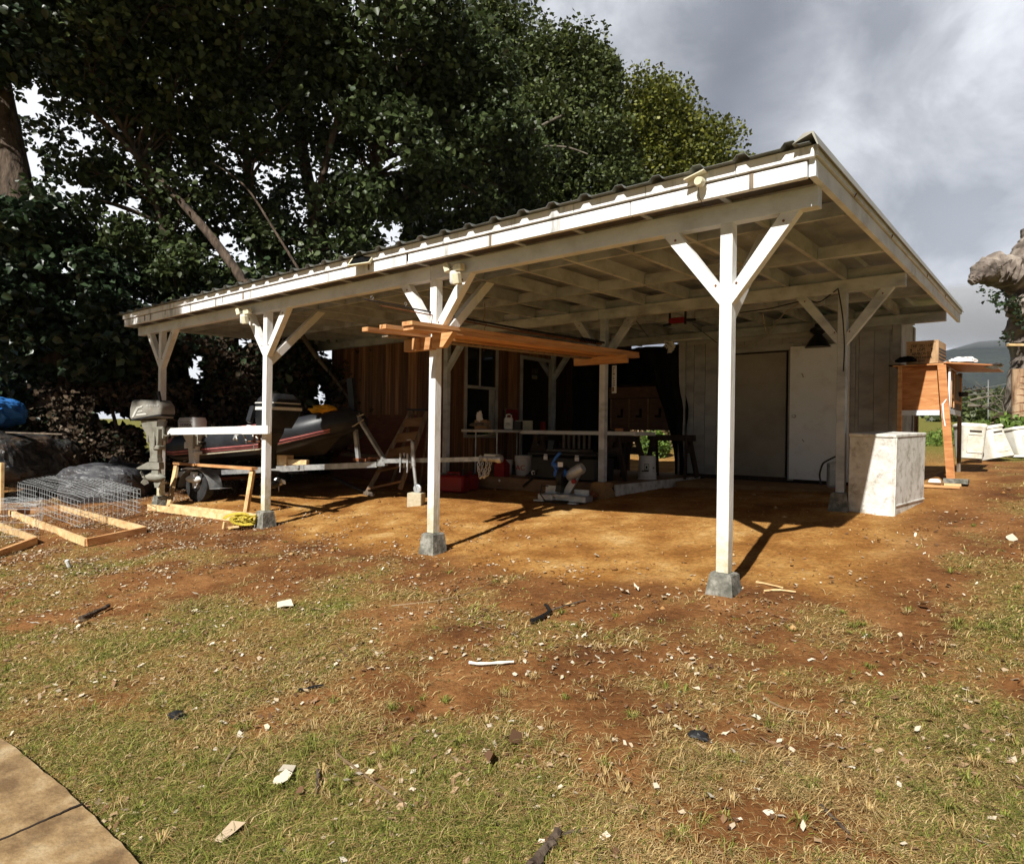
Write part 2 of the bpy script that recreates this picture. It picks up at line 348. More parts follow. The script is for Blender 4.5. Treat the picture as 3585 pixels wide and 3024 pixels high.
M['blue']=mat('blue_tarp',[(.025,.13,.42),(.05,.22,.58)],(5,5,5),rough=.38,bump=.7,bscale=(9,9,9),bdist=.05,stain=(.03,.05,.10),stain_scale=3,stain_amt=.4)
M['greytarp']=mat('grey_tarp',[(.045,.045,.05),(.085,.085,.09)],(4,4,4),rough=.4,bump=.8,bscale=(6,6,6),bdist=.06,stain=(.03,.03,.03),stain_scale=3,stain_amt=.5)
M['blacktarp']=mat('black_sheeting',[(.02,.02,.022),(.05,.048,.045)],(5,5,5),rough=.28,bump=.9,bscale=(7,7,7),bdist=.06,stain=(.13,.07,.03),stain_scale=2.2,stain_amt=.7)
M['bluetool']=mat('blue_tool_plastic',[(.02,.10,.42),(.03,.14,.5)],(9,9,9),rough=.4,bump=0)
M['alu']=mat('cast_aluminium',[(.34,.36,.38),(.5,.52,.54)],(9,9,9),rough=.4,metal=.4,bump=.1)
M['glass']=mat('dark_glass',[(.006,.007,.008),(.01,.011,.012)],(1,1,1),rough=.06,bump=0,spec=.6)
M['crate']=mat('crate_fibreboard',[(.36,.23,.12),(.46,.30,.165),(.52,.36,.21)],(5,5,5),rough=.8,bump=.15,stain=(.17,.10,.05),stain_scale=4,stain_amt=.4)
M['cream']=mat('cream_fixture',[(.62,.57,.40),(.72,.67,.50)],(7,7,7),rough=.5,bump=.05,stain=(.3,.27,.18),stain_scale=9,stain_amt=.5)
M['rope']=mat('rope',[(.32,.28,.20),(.45,.40,.30)],(40,40,40),rough=.9,bump=.5)
M['ropew']=mat('white_rope',[(.6,.58,.52),(.72,.7,.64)],(40,40,40),rough=.9,bump=.4)
M['cardb']=mat('cardboard',[(.30,.18,.09),(.38,.24,.13)],(6,6,6),rough=.85,bump=.1)
M['paper']=mat('white_paper',[(.7,.7,.68),(.78,.78,.76)],(6,6,6),rough=.7,bump=.1)
M['boxw']=mat('grimy_white_cabinet',[(.50,.48,.42),(.66,.65,.60),(.74,.73,.69)],(7,7,7),rough=.5,bump=.25,stain=(.17,.13,.08),stain_scale=9,stain_amt=.8,detail=8)
M['pathc']=mat('tan_concrete_path',[(.15,.09,.04),(.29,.19,.09),(.42,.32,.185)],(5,5,5),rough=.9,bump=.5,bscale=(60,60,60),stain=(.15,.105,.06),stain_scale=22,stain_amt=.6,detail=8)
M['bark']=mat('brown_bark',[(.03,.022,.016),(.075,.052,.036),(.12,.09,.065)],(9,9,2.5),rough=.9,bump=.9,bscale=(14,14,4),bdist=.04)
M['bark2']=mat('pale_bark',[(.10,.085,.065),(.19,.165,.13)],(9,9,3),rough=.9,bump=.5,bdist=.02)
M['deadbark']=mat('dead_trunk',[(.07,.055,.045),(.19,.155,.13),(.33,.28,.235)],(3,3,3),rough=.9,bump=.9,bscale=(8,8,5),bdist=.05,stain=(.06,.045,.035),stain_scale=2.5,stain_amt=.7)
M['fpost']=mat('fence_post_wood',[(.20,.11,.06),(.38,.25,.15),(.5,.36,.23)],(9,9,2),rough=.85,bump=.5,stain=(.08,.05,.03),stain_scale=5,stain_amt=.6)
def algae():
    # yellow-green growth and dirt on the lowest part of the posts, broken up by noise
    nt=M['whitep'].node_tree; N=nt.nodes; L=nt.links; p=N['Principled BSDF']; src=p.inputs['Base Color'].links[0].from_socket
    tc=N.new('ShaderNodeTexCoord'); sx=N.new('ShaderNodeSeparateXYZ'); L.new(tc.outputs['Object'],sx.inputs[0])
    mr=N.new('ShaderNodeMapRange'); mr.inputs[1].default_value=.95; mr.inputs[2].default_value=.05; L.new(sx.outputs[2],mr.inputs[0])
    n=N.new('ShaderNodeTexNoise'); n.inputs['Scale'].default_value=16; n.inputs['Detail'].default_value=8; n.inputs['Roughness'].default_value=.7; L.new(tc.outputs['Object'],n.inputs[0])
    mu=N.new('ShaderNodeMath'); mu.operation='MULTIPLY'; L.new(mr.outputs[0],mu.inputs[0]); L.new(n.outputs[0],mu.inputs[1])
    m2=N.new('ShaderNodeMapRange'); m2.inputs[1].default_value=.16; m2.inputs[2].default_value=.55; m2.inputs[4].default_value=.85; L.new(mu.outputs[0],m2.inputs[0])
    x=N.new('ShaderNodeMix'); x.data_type='RGBA'; L.new(m2.outputs[0],x.inputs[0]); L.new(src,x.inputs[6]); x.inputs[7].default_value=(.42,.36,.16,1); L.new(x.outputs[2],p.inputs['Base Color'])
algae()
def leafmat(name,cols,trans=.25,vary=.6,rough=.5,spec=.35):
    return mat(name,cols,(.5,.5,.5),rough=rough,bump=0,vary=vary,trans=trans,spec=spec,detail=2)
M['leafA']=leafmat('hau_leaf',[(.030,.044,.015),(.055,.078,.026),(.10,.13,.045)],.28,rough=.45,spec=.35)
M['leafB']=leafmat('dark_tree_leaf',[(.04,.058,.018),(.07,.092,.026),(.12,.14,.04)],.25)
M['leafC']=leafmat('olive_tree_leaf',[(.07,.085,.014),(.12,.135,.020),(.20,.20,.03)],.3)
M['leafV']=leafmat('vine_leaf',[(.02,.035,.015),(.035,.06,.025)],.15,rough=.4,spec=.5)
M['leafG']=leafmat('bright_bush_leaf',[(.10,.17,.03),(.18,.27,.05)],.3)
M['leafD']=leafmat('dry_leaf',[(.025,.017,.011),(.06,.042,.027),(.12,.09,.06)],.1,rough=.8,spec=.1)
M['reed']=leafmat('dry_reed',[(.20,.13,.07),(.35,.25,.15)],.1,rough=.8,spec=.1)
# ---------------------------------------------------------------- ground
def grassiness(x,y):
    """0 bare .. 1 green lawn"""
    n=fbm(x,y,.55,1,4); n2=fbm(x,y,2.2,5,3)
    base=.40+.26*sst(-1.,2.2,x)+.12*sst(-1.2,-3.2,y)
    base=base-.14*(1-sst(-7,-3,x))-.16*sst(-2.7,-1.3,y)*(1-sst(-.2,1.5,x))
    n3=fbm(x,y,6.,15,3)
    q=base-.06*sst(-2.6,-1.0,y)+(n-.5)*1.5+(n2-.5)*1.3+(n3-.5)*.5
    # under and just before the roof
    bare=sst(-.35,.25,y+(fbm(x,y,1.3,9)-.5)*1.1-.35*sst(-1.,.8,x))*(1-sst(.2,1.1,x+(n-.5)*.8))*sst(-10.5,-8.,x)
    red=sst(.1,.9,y)*(1-sst(.9,1.9,x))*(1-sst(4.6,5.6,y))
    q=q-2.*bare-.38*red
    return np.clip(q,0,1),np.clip(bare,0,1)
def ground():
    def axis(a,b,step,far,grow=1.16):
        c=list(np.arange(a,b+1e-6,step)); s=step; x=b
        hi=[]
        while x<far: s*=grow; x+=s; hi.append(x)
        s=step; x=a; lo=[]
        while x>-far: s*=grow; x-=s; lo.append(x)
        return np.array(lo[::-1]+c+hi)
    xs=axis(-12.5,4.5,.055,4000); ys=axis(-5.5,9,.055,4000)
    X,Y=np.meshgrid(xs,ys,indexing='ij')
    near=(1-sst(9,20,np.abs(X+4)))*(1-sst(7,18,np.abs(Y-2)))
    Z=g(X,Y)+near*((fbm(X,Y,1.1,20)-.5)*.05+(fbm(X,Y,7,31)-.5)*.022)
    Z=Z-.0*X
    nx,ny=X.shape; idx=np.arange(nx*ny).reshape(nx,ny)
    f=np.stack([idx[:-1,:-1],idx[1:,:-1],idx[1:,1:],idx[:-1,1:]],-1).reshape(-1,4)
    m_=bpy.data.materials.new('ground_soil'); m_.use_nodes=True; nt=m_.node_tree; N=nt.nodes; L=nt.links; p=N['Principled BSDF']; p.inputs['Roughness'].default_value=.95; p.inputs['Specular IOR Level'].default_value=.1
    o=rawmesh('ground',np.stack([X,Y,Z],-1).reshape(-1,3),f,4,m_,smooth=True)
    q,b=grassiness(X,Y); far=sst(9,14,Y)+ (1-sst(-20,-14,X)); q=np.maximum(q,far.clip(0,1)*.95)
    for nm,arr in (('grass',q),('bare',b)):
        a=o.data.attributes.new(nm,'FLOAT','POINT'); a.data.foreach_set('value',arr.ravel().astype(np.float32))
    tc=N.new('ShaderNodeTexCoord')
    def noise(s,d=6,r=.6):
        n=N.new('ShaderNodeTexNoise'); n.inputs['Scale'].default_value=s; n.inputs['Detail'].default_value=d; n.inputs['Roughness'].default_value=r; L.new(tc.outputs['Object'],n.inputs[0]); return n.outputs[0]
    def ramp(src,st):
        r=N.new('ShaderNodeValToRGB'); L.new(src,r.inputs[0]); e=r.color_ramp.elements; e[0].position=st[0][0]; e[0].color=(*st[0][1],1); e[1].position=st[-1][0]; e[1].color=(*st[-1][1],1)
        for q_,c in st[1:-1]: x=e.new(q_); x.color=(*c,1)
        return r.outputs[0]
    def mix(fac,a,b_):
        x=N.new('ShaderNodeMix'); x.data_type='RGBA'; L.new(fac,x.inputs[0]) if not isinstance(fac,float) else setattr(x.inputs[0],'default_value',fac); L.new(a,x.inputs[6]); L.new(b_,x.inputs[7]); return x.outputs[2]
    def attr(n):
        a=N.new('ShaderNodeAttribute'); a.attribute_name=n; return a.outputs['Fac']
    red=ramp(noise(1.7),[(.3,(.10,.040,.015)),(.5,(.20,.085,.028)),(.72,(.34,.165,.06))])
    orange=ramp(noise(1.5,9,.66),[(.28,(.17,.065,.016)),(.46,(.31,.14,.035)),(.58,(.44,.235,.07)),(.72,(.60,.40,.17))])
    thatch=ramp(noise(38,5,.7),[(.3,(.06,.028,.008)),(.46,(.17,.09,.026)),(.58,(.30,.19,.065)),(.70,(.48,.36,.15))])
    green=ramp(noise(30,5,.7),[(.3,(.05,.04,.009)),(.5,(.13,.13,.025)),(.7,(.27,.27,.06))])
    soil=mix(attr('bare'),red,orange)
    fine=ramp(noise(26,8,.75),[(.3,(.45,.42,.40)),(.5,(.9,.9,.9)),(.68,(1.25,1.28,1.35))])
    mm=N.new('ShaderNodeMix'); mm.data_type='RGBA'; mm.blend_type='MULTIPLY'; mm.inputs[0].default_value=.9; L.new(soil,mm.inputs[6]); L.new(fine,mm.inputs[7]); soil=mm.outputs[2]
    mr=N.new('ShaderNodeMapRange'); mr.inputs[1].default_value=.10; mr.inputs[2].default_value=.42
    fn=N.new('ShaderNodeMath'); fn.operation='ADD'; sb=N.new('ShaderNodeMath'); sb.operation='MULTIPLY_ADD'; L.new(noise(9,6,.7),sb.inputs[0]); sb.inputs[1].default_value=.9; sb.inputs[2].default_value=-.45
    L.new(attr('grass'),fn.inputs[0]); L.new(sb.outputs[0],fn.inputs[1]); L.new(fn.outputs[0],mr.inputs[0])
    c=mix(mr.outputs[0],soil,thatch)
    mr2=N.new('ShaderNodeMapRange'); mr2.inputs[1].default_value=.5; mr2.inputs[2].default_value=1.0; L.new(fn.outputs[0],mr2.inputs[0])
    c=mix(mr2.outputs[0],c,green)
    L.new(c,p.inputs['Base Color'])
    bp=N.new('ShaderNodeBump'); bp.inputs['Strength'].default_value=.7; bp.inputs['Distance'].default_value=.02; L.new(noise(70,7,.75),bp.inputs['Height'])
    bp2=N.new('ShaderNodeBump'); bp2.inputs['Strength'].default_value=.5; bp2.inputs['Distance'].default_value=.05; L.new(noise(9,5),bp2.inputs['Height']); L.new(bp2.outputs[0],bp.inputs['Normal']); L.new(bp.outputs[0],p.inputs['Normal'])
    tag(o,kind='structure')
ground()
# ================================================================= the carport building
car=thing('carport','long white painted timber carport with Y braced posts, corrugated roof and rooms at the back','carport')
ZB=2.625; SL=.022; HB=.138
def Bz(y): return ZB+SL*y
def Tz(y): return Bz(y)+HB
XL=-9.90; XR=.61
def post(x,y,zb,zt,foot=True,braces='',mat_='whitep',dirt=False,fw=.09):
    w=.0445; mb=MB(); mb.box((x-w,y-w,zb),(x+w,y+w,zt),bev=.004); p=mb.build('post',M[mat_],car)
    if foot:
        f=MB(); gz=float(g(x,y))-.12; a,b=fw*1.18,fw*.88
        zz=zb
        vs=[]
        for z,r in ((gz,a*1.08),(zz-.012,b),(zz,b-.012)):
            for sx,sy in ((-1,-1),(1,-1),(1,1),(-1,1)): vs.append((x+sx*r+random.uniform(-.006,.006),y+sy*r+random.uniform(-.006,.006),z+random.uniform(-.003,.003)))
        fs=[(0,1,5,4),(1,2,6,5),(2,3,7,6),(3,0,4,7),(4,5,9,8),(5,6,10,9),(6,7,11,10),(7,4,8,11),(8,9,10,11),(3,2,1,0)]
        f.add(vs,fs); f.build('footing',M['dirtconc' if dirt else 'conc'],p)
    top=zt
    for b in braces:
        d={'L':(-1,0),'R':(1,0),'B':(0,1)}[b]
        mb=MB(); r=.44 if b!='B' else .78; dz=.44 if b!='B' else .66
        s_=.0 
        a=(x+d[0]*.03,y+d[1]*.03,top-dz-.07); c=(x+d[0]*(r+.02),y+d[1]*(r+.02),top-.03+(HB if b=='B' else 0)*.95)
        # mitred brace: parallelogram between the post face and the beam underside
        th=.062 if b!='B' else .06
        u=V(*d,0) 
        P=lambda t,z,q:(x+d[0]*t-d[1]*q,y+d[1]*t+d[0]*q,z)
        zt2=top if b!='B' else top+HB*.8
        t0=w; 
        poly=[(t0,zt2-dz-.13),(t0,zt2-dz+.0),(r-.07,zt2),(r+.055,zt2)]
        n=4; vs=[P(t,z,-.038) for t,z in poly]+[P(t,z,.038) for t,z in poly]
        mb.add(vs,[(0,1,2,3),(7,6,5,4)]+[(i,n+i,n+(i+1)%n,(i+1)%n) for i in range(n)])
        if b!='B':
            for t_,z_ in ((.075,zt2-dz+.01),(r-.05,zt2-.055)): mb.lathe([(0,0),(.009,0),(.009,.004),(0,.004)],8,c=2.,axis='Y',cen=(x+d[0]*t_,y-.0425,z_))
        mb.build('brace',M[mat_],p,mat2=M['rust'])
    return p
# front row (x, post bottom z), second row, third row
post(0,0,.153,Bz(0),braces='LRB'); post(-2.96,0,.121,Bz(0),braces='LRB'); post(-6.03,0,.079,Bz(0),braces='LRB'); post(-9.08,0,.05,Bz(0),braces='LR')
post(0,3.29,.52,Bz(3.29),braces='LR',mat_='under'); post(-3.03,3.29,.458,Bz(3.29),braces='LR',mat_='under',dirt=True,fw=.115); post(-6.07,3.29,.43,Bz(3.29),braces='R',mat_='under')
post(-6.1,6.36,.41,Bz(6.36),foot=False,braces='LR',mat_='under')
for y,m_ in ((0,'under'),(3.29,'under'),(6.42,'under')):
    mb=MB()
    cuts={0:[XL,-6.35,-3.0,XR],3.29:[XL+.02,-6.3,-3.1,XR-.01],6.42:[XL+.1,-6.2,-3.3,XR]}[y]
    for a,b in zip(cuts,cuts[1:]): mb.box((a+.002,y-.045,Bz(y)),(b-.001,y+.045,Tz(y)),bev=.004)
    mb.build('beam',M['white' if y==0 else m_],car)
YF=-.22; YB=7.75
rx=[.019-.61*k for k in range(17)]
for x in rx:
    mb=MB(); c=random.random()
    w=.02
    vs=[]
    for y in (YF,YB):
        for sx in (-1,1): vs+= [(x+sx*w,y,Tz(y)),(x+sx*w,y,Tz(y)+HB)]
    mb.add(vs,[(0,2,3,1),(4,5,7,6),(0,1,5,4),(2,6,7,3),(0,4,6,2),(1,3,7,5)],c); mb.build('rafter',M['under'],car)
ends=[.60]+rx+[XL]
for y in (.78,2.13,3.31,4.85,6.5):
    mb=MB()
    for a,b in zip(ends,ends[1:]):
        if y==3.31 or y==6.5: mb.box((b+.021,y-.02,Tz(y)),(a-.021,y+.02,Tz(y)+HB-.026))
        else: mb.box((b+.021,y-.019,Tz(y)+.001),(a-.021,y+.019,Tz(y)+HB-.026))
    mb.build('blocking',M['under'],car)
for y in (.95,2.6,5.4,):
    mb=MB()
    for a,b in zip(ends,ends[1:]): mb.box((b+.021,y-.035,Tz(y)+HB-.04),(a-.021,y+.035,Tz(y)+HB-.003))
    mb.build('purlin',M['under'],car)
# dark board between front beam and fascia
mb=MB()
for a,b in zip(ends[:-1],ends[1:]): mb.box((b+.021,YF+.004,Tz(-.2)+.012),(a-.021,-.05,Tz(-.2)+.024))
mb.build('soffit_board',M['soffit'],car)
# barge boards right and left, two tiers
for x0,x1,nm in ((.603,.645,'barge_board'),(XL-.045,XL-.003,'barge_board')):
    mb=MB(); vs=[]
    for y in (YF-.02,YB+.03):
        for x in (x0,x1): vs+=[(x,y,Tz(y)-.005),(x,y,Tz(y)+.105)]
    fs=[(0,2,3,1),(4,5,7,6),(0,1,5,4),(2,6,7,3),(0,4,6,2),(1,3,7,5)]
    mb.add(vs,fs)
    vs=[]
    o_=.018 if x0>0 else -.018
    for y in (YF-.04,YB+.05):
        for x in (x0+o_,x1+o_): vs+=[(x,y,Tz(y)+.115),(x,y,Tz(y)+.185)]
    mb.add(vs,fs); mb.build(nm,M['white'],car)
# fascia, lower board in lengths and an upper trim
mb=MB(); xc=[XL]
while xc[-1]<.2: xc.append(xc[-1]+random.uniform(.4,.9)+.08*(xc[-1]+9.9))
xc[-1]=.600
zf=Tz(YF)
for a,b in zip(xc,xc[1:]):
    for q_ in range(random.choice((1,2,3)) if a<-3 else random.choice((0,1,1))): xx=a+random.choice((.004,random.uniform(.1,.8)*(b-a))); mb.box((xx,YF-.0425,zf+random.uniform(-.009,.03)),(xx+random.uniform(.010,.03),YF-.039,zf+.09+(.0 if q_ else .012)),c=2.)
    mb.box((a+.003,YF-.04,zf-.01+random.uniform(-.002,.002)),(b-.003,YF-.001,zf+.092),bev=.004)
mb.build('fascia',M['fascia'],car,mat2=M['oldwood'])
mb=MB()
xc2=[XL]
while xc2[-1]<.2: xc2.append(xc2[-1]+random.uniform(.5,1.3))
xc2[-1]=.645
for a,b in zip(xc2,xc2[1:]): mb.box((a+.002,YF-.058,zf+.103),(b-.002,YF-.02,zf+.176),bev=.003)
mb.build('fascia',M['fascia'],car)
# corrugated roof
mb=MB(); prof=[]; x=XL-.10
PIT=.305
while x<.60:
    prof+=[(x,0),(x+.085,0),(x+.11,.031),(x+.165,.031),(x+.19,0)]; x+=PIT
prof+=[(.60,0),(.63,0)]
y0,y1=YF-.115,YB+.08; th=.003
vs=[]; rows=(y0,YF+.01,y1)
for yy in rows:
    for dz in (0,th):
        vs+=[(px,yy,Tz(yy)+HB+.042+pz+dz) for px,pz in prof]
n=len(prof); fs=[]; cs=[]
for k in (0,1):
    o_=2*n*k
    for i in range(n-1):
        fs+=[(o_+i,o_+i+1,o_+2*n+i+1,o_+2*n+i),(o_+n+i,o_+3*n+i,o_+3*n+i+1,o_+n+i+1)]; cs+=[2. if k else .3,.3]
for i in range(n-1): fs+=[(i,n+i,n+i+1,i+1),(4*n+i,4*n+i+1,5*n+i+1,5*n+i)]; cs+=[.3,.3]
mb.add(vs,fs); mb.c=cs; mb.build('roof_sheet',M['roof'],car,mat2=M['galv'])
# rake flashing on the right edge: a sloped cap
mb=MB(); vs=[]
for yy in (y0-.01,y1):
    z=Tz(yy)+HB+.046
    vs+=[(.53,yy,z+.0),(.60,yy,z+.052),(.655,yy,z+.052),(.685,yy,z-.035),(.678,yy,z-.037),(.645,yy,z+.042)]
n=6
mb.add(vs,[tuple(range(n)),tuple(range(n,2*n))[::-1]]+[(i,n+i,n+(i+1)%n,(i+1)%n) for i in range(n)]); mb.build('rake_flashing',M['flash'],car)
for y in (.7,2.1,4.2,5.8): mb=MB(); mb.bar((.668,y-.03,Tz(y)+.09),(.668,y+.035,Tz(y)+.135),.006,.006); mb.build('spike',M['rust'],car)
# ---- back white wall (room right of the opening)
YW=6.40; zt=Bz(6.4)
mb=MB(); x=-3.30; dx0,dx1=-2.42,-1.50
def panel(mb,x0,x1,z0,z1,yf=YW,step=.203,c=None):
    x=x0
    while x<x1-.01:
        b=min(x+step,x1); mb.box((x+.003,yf,z0),(b-.003,yf+.018,z1)); x=b
    mb.box((x0,yf+.014,z0),(x1,yf+.05,z1))
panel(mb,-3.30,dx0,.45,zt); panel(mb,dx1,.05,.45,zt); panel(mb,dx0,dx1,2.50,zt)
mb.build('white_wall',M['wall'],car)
mb=MB()
# right return wall
y=YW
while y<7.55:
    b=min(y+.203,7.6); mb.box((.032,y+.003,.45),(.05,b-.003,zt+.12)); y=b
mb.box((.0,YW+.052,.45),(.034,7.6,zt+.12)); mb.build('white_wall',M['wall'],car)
mb=MB()
mb.box((-.04,YW-.022,.45),(.055,YW-.001,zt)); mb.box((.0525,YW-.022,.45),(.072,YW+.09,zt+.1)); mb.box((.0525,7.50,.45),(.072,7.62,zt+.1))
mb.box((-3.36,YW-.06,.42),(-3.24,YW-.002,zt)); mb.box((-3.235,YW-.02,zt-.07),(-.05,YW-.003,zt-.003))
mb.box((dx0-.09,YW-.022,.42),(dx0,YW-.003,2.50)); mb.box((dx1,YW-.022,.42),(dx1+.09,YW-.003,2.50)); mb.box((dx0-.09,YW-.022,2.503),(dx1+.09,YW-.003,2.60))
mb.box((-.62,YW-.022,.45),(-.53,YW-.003,2.52)); mb.box((-1.50,YW-.024,2.61),(-.50,YW-.004,2.68))
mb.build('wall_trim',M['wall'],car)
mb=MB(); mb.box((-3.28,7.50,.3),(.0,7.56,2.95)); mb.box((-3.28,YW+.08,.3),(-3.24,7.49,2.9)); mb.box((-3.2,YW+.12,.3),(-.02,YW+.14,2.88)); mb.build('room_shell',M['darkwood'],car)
mb=MB(); mb.box((-9.3,7.45,.2),(-4.95,7.50,2.95)); mb.build('back_wall',M['cedar'],car)
mb=MB(); mb.box((-3.3,YW+.02,.30),(.05,YW+.07,.449)); mb.build('sill_beam',M['darkwood'],car)
mb=MB(); mb.box((dx0+.01,YW+.03,.46),(dx1-.05,YW+.065,2.475)); d1=mb.build('door',M['door2'],car); d1['label']='closed cream door panel set in the dark doorway'
mb=MB(); mb.box((-1.46,YW-.075,.445),(-.60,YW-.035,2.54),bev=.003); d2=mb.build('door',M['door'],car); d2['label']='white door folded open flat against the wall'
kb=MB(); kb.lathe([(.0,-.05),(.016,-.05),(.026,-.04),(.029,-.028),(.022,-.014),(.010,-.010),(.010,0),(.03,0),(.03,.004),(0,.004)],16,axis='Y',cen=(-1.385,YW-.079,1.44)); kb.build('knob',M['steel'],d2,smooth=True)
for z,x_,s_ in ((2.08,-1.27,.06),(1.06,-1.25,.04)): hg=MB(); hg.bar((x_-.01,YW-.078,z+s_/2),(x_+.015,YW-.078,z-s_/2),.022,.006); hg.build('hinge',M['black'],d2)
# --- cedar clad room at the left back
mb=MB(); x=-9.32; i=0
while x<-6.16:
    b=min(x+random.uniform(.085,.15),-6.15); mb.box((x+.0015,3.345+random.uniform(0,.006),1.38+ (.03 if i%3 else -.02)),(b-.0015,3.375,Bz(3.3)+.12),c=random.random()); x=b; i+=1
mb.box((-9.34,3.34,-.2),(-9.26,3.40,Bz(3.3)+.1),c=.1)
mb.build('cedar_wall',M['cedar'],car)
mb=MB(); mb.box((-9.32,3.352,0.10),(-6.15,3.374,1.42)); mb.box((-9.32,3.34,1.0),(-8.9,3.351,1.05)); mb.build('plywood_wall',M['plyred'],car)
mb=MB(); mb.box((-8.95,3.30,.62),(-7.2,3.338,.68)); mb.build('ledger',M['oldwood'],car)
# side of the room facing right, with window and doorway
wy0,wy1,wz0,wz1=3.80,4.60,1.05,2.62; ey0,ey1,ez1=5.36,6.27,2.55
mb=MB(); y=3.38
while y<6.44:
    b=min(y+random.uniform(.09,.15),6.45)
    for e in (wy0,wy1,ey0,ey1):
        if y+.004<e<b+.03: b=e
    mid=(y+b)/2; c=random.random(); X0,X1=-6.155,-6.13
    if wy0<mid<wy1:
        mb.box((X0,y+.001,.2),(X1,b-.001,wz0),c); mb.box((X0,y+.001,wz1),(X1,b-.001,2.8),c)
    elif ey0<mid<ey1: mb.box((X0,y+.001,ez1),(X1,b-.001,2.8),c)
    else: mb.box((X0,y+.001,.2),(X1,b-.001,2.8),c)
    y=b
mb.build('cedar_wall',M['cedar'],car)
# room shell (dark inside)
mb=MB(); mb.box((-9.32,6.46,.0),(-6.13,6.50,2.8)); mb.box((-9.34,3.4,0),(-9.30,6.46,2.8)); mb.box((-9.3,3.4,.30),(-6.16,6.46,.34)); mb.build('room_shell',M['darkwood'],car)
mb=MB(); X=-6.128
def fr(mb,y0,y1,z0,z1,w,x0=-6.127,x1=-6.10):
    mb.box((x0,y0,z0),(x1,y0+w,z1)); mb.box((x0,y1-w,z0),(x1,y1,z1)); mb.box((x0,y0+w+.001,z1-w),(x1-.002,y1-w-.001,z1)); mb.box((x0,y0+w+.001,z0),(x1-.002,y1-w-.001,z0+w))
fr(mb,wy0-.03,wy1+.05,wz0-.03,wz1+.05,.055); mb.box((-6.14,wy0+.03,1.885),(-6.103,wy1-.01,1.935)); mb.box((-6.138,4.16,1.936),(-6.11,4.18,wz1)); mb.box((-6.15,wy1-.15,wz0+.03),(-6.135,wy1-.005,1.884)); mb.box((-6.134,wy1-.11,wz0+.03),(-6.118,wy1-.06,1.884))
wf=mb.build('window',M['wall'],car); mb=MB(); mb.box((-6.152,wy0+.02,wz0+.02),(-6.1515,wy1-.02,wz1)); mb.build('pane',M['glass'],wf)
mb=MB(); fr(mb,ey0-.05,ey1+.04,.42,ez1+.05,.07); mb.build('door_frame',M['wall'],car)
# deck between the rooms
DZ=.41
mb=MB(); y=3.52
while y<6.9:
    mb.box((-6.12,y+.002,DZ-.03),(-2.955,min(y+.138,6.9),DZ-.0),c=random.random()); y+=.14
mb.build('deck_floor',M['deck'],car)
mb=MB(); mb.box((-6.12,3.478,DZ-.19),(-2.955,3.517,DZ-.002)); mb.build('deck_skirt',M['deck'],car)
mb=MB(); mb.box((-2.952,3.478,DZ-.16),(-2.915,6.30,DZ+.002)); ds=mb.build('deck_skirt',M['boxw'],car); ds['label']='white painted deck edge board'
mb=MB()
for x,z in ((-5.55,.36),(-5.05,.355)): mb.lathe([(0,-.006),(.018,-.006),(.022,0),(0,0)],10,axis='Y',cen=(x,3.476,z))
mb.build('bolt_head',M['plw'],car)
# slab under the shed
mb=MB(); mb.box((-2.85,5.2,.28),(.1,6.39,.385)); mb.box((-1.0,1.35,.0),(.35,4.4,.0)) if 0 else None
mb.build('threshold_slab',M['dirtconc'],car)
# bracket arms that carry the lumber (bolted to posts)
mb=MB(); mb.box((-3.30,-.115,1.925),(-2.90,-.048,2.045),c=.2); 
mb.box((-3.12,-.17,1.93),(-3.06,-.118,2.04),c=.3)
vs=[(-2.89,1.935),(-2.74,1.935),(-2.61,2.07),(-2.89,2.07)]; mb.prism(vs,-.12,-.05,'Y',c=.6); mb.build('bracket_arm',M['lumber'],car)
mb=MB(); mb.box((-3.47,3.20,2.075),(-2.62,3.243,2.185)); mb.build('bracket_arm',M['lumber'],car)
# motor rail between the two left posts
mb=MB(); mb.bar((-9.0,-.066,1.06),(-5.90,-.066,1.118),.038,.10); mb.bar((-6.42,-.108,1.106),(-5.80,-.108,1.118),.038,.105); mb.build('motor_rail',M['whitep'],car)
# interior end light pattern: metal sheet ends are open by design
# ================================================================= things under and around the roof
def single(name,mb,mt,label,cat,loc=(0,0,0),rz=0,group=None,smooth=False,kind=None,rx=0,ry=0):
    o=mb.build(name,mt,None,smooth); o.location=tuple(float(t) for t in loc); o.rotation_euler=(rx,ry,rz); return tag(o,label,cat,group,kind)
# ---- lumber on the brackets (lengthwise along the bay)
def plank(x0,x1,y0,y1,z0,z1,label,dz=.11,m_='lumbery'):
    mb=MB(); k=dz/3.3
    vs=[(x,y,z+(y+.1)*k) for y in (y0,y1) for z in (z0,z1) for x in (x0,x1)]
    mb.add(vs,[(0,1,3,2),(4,6,7,5),(0,4,5,1),(2,3,7,6),(0,2,6,4),(1,5,7,3)]); single('lumber_plank',mb,M[m_],label,'plank',group='planks carried on the bracket arms')
plank(-3.07,-2.98,-.62,3.75,2.088,2.126,'lower thick brown plank in the stack on the bracket arms')
plank(-2.90,-2.76,-.48,3.80,2.072,2.11,'wide lower plank nearest the camera in the bracket stack')
plank(-2.895,-2.755,-.50,3.78,2.112,2.15,'upper plank lying on the wide plank nearest the camera')
plank(-3.20,-3.11,-.72,3.6,2.066,2.104,'long plank whose pale sawn end sticks out farthest to the left')
plank(-3.30,-3.17,-.40,3.5,2.048,2.062,'thin grey weathered board at the bottom left of the bracket stack',m_='oldwood')
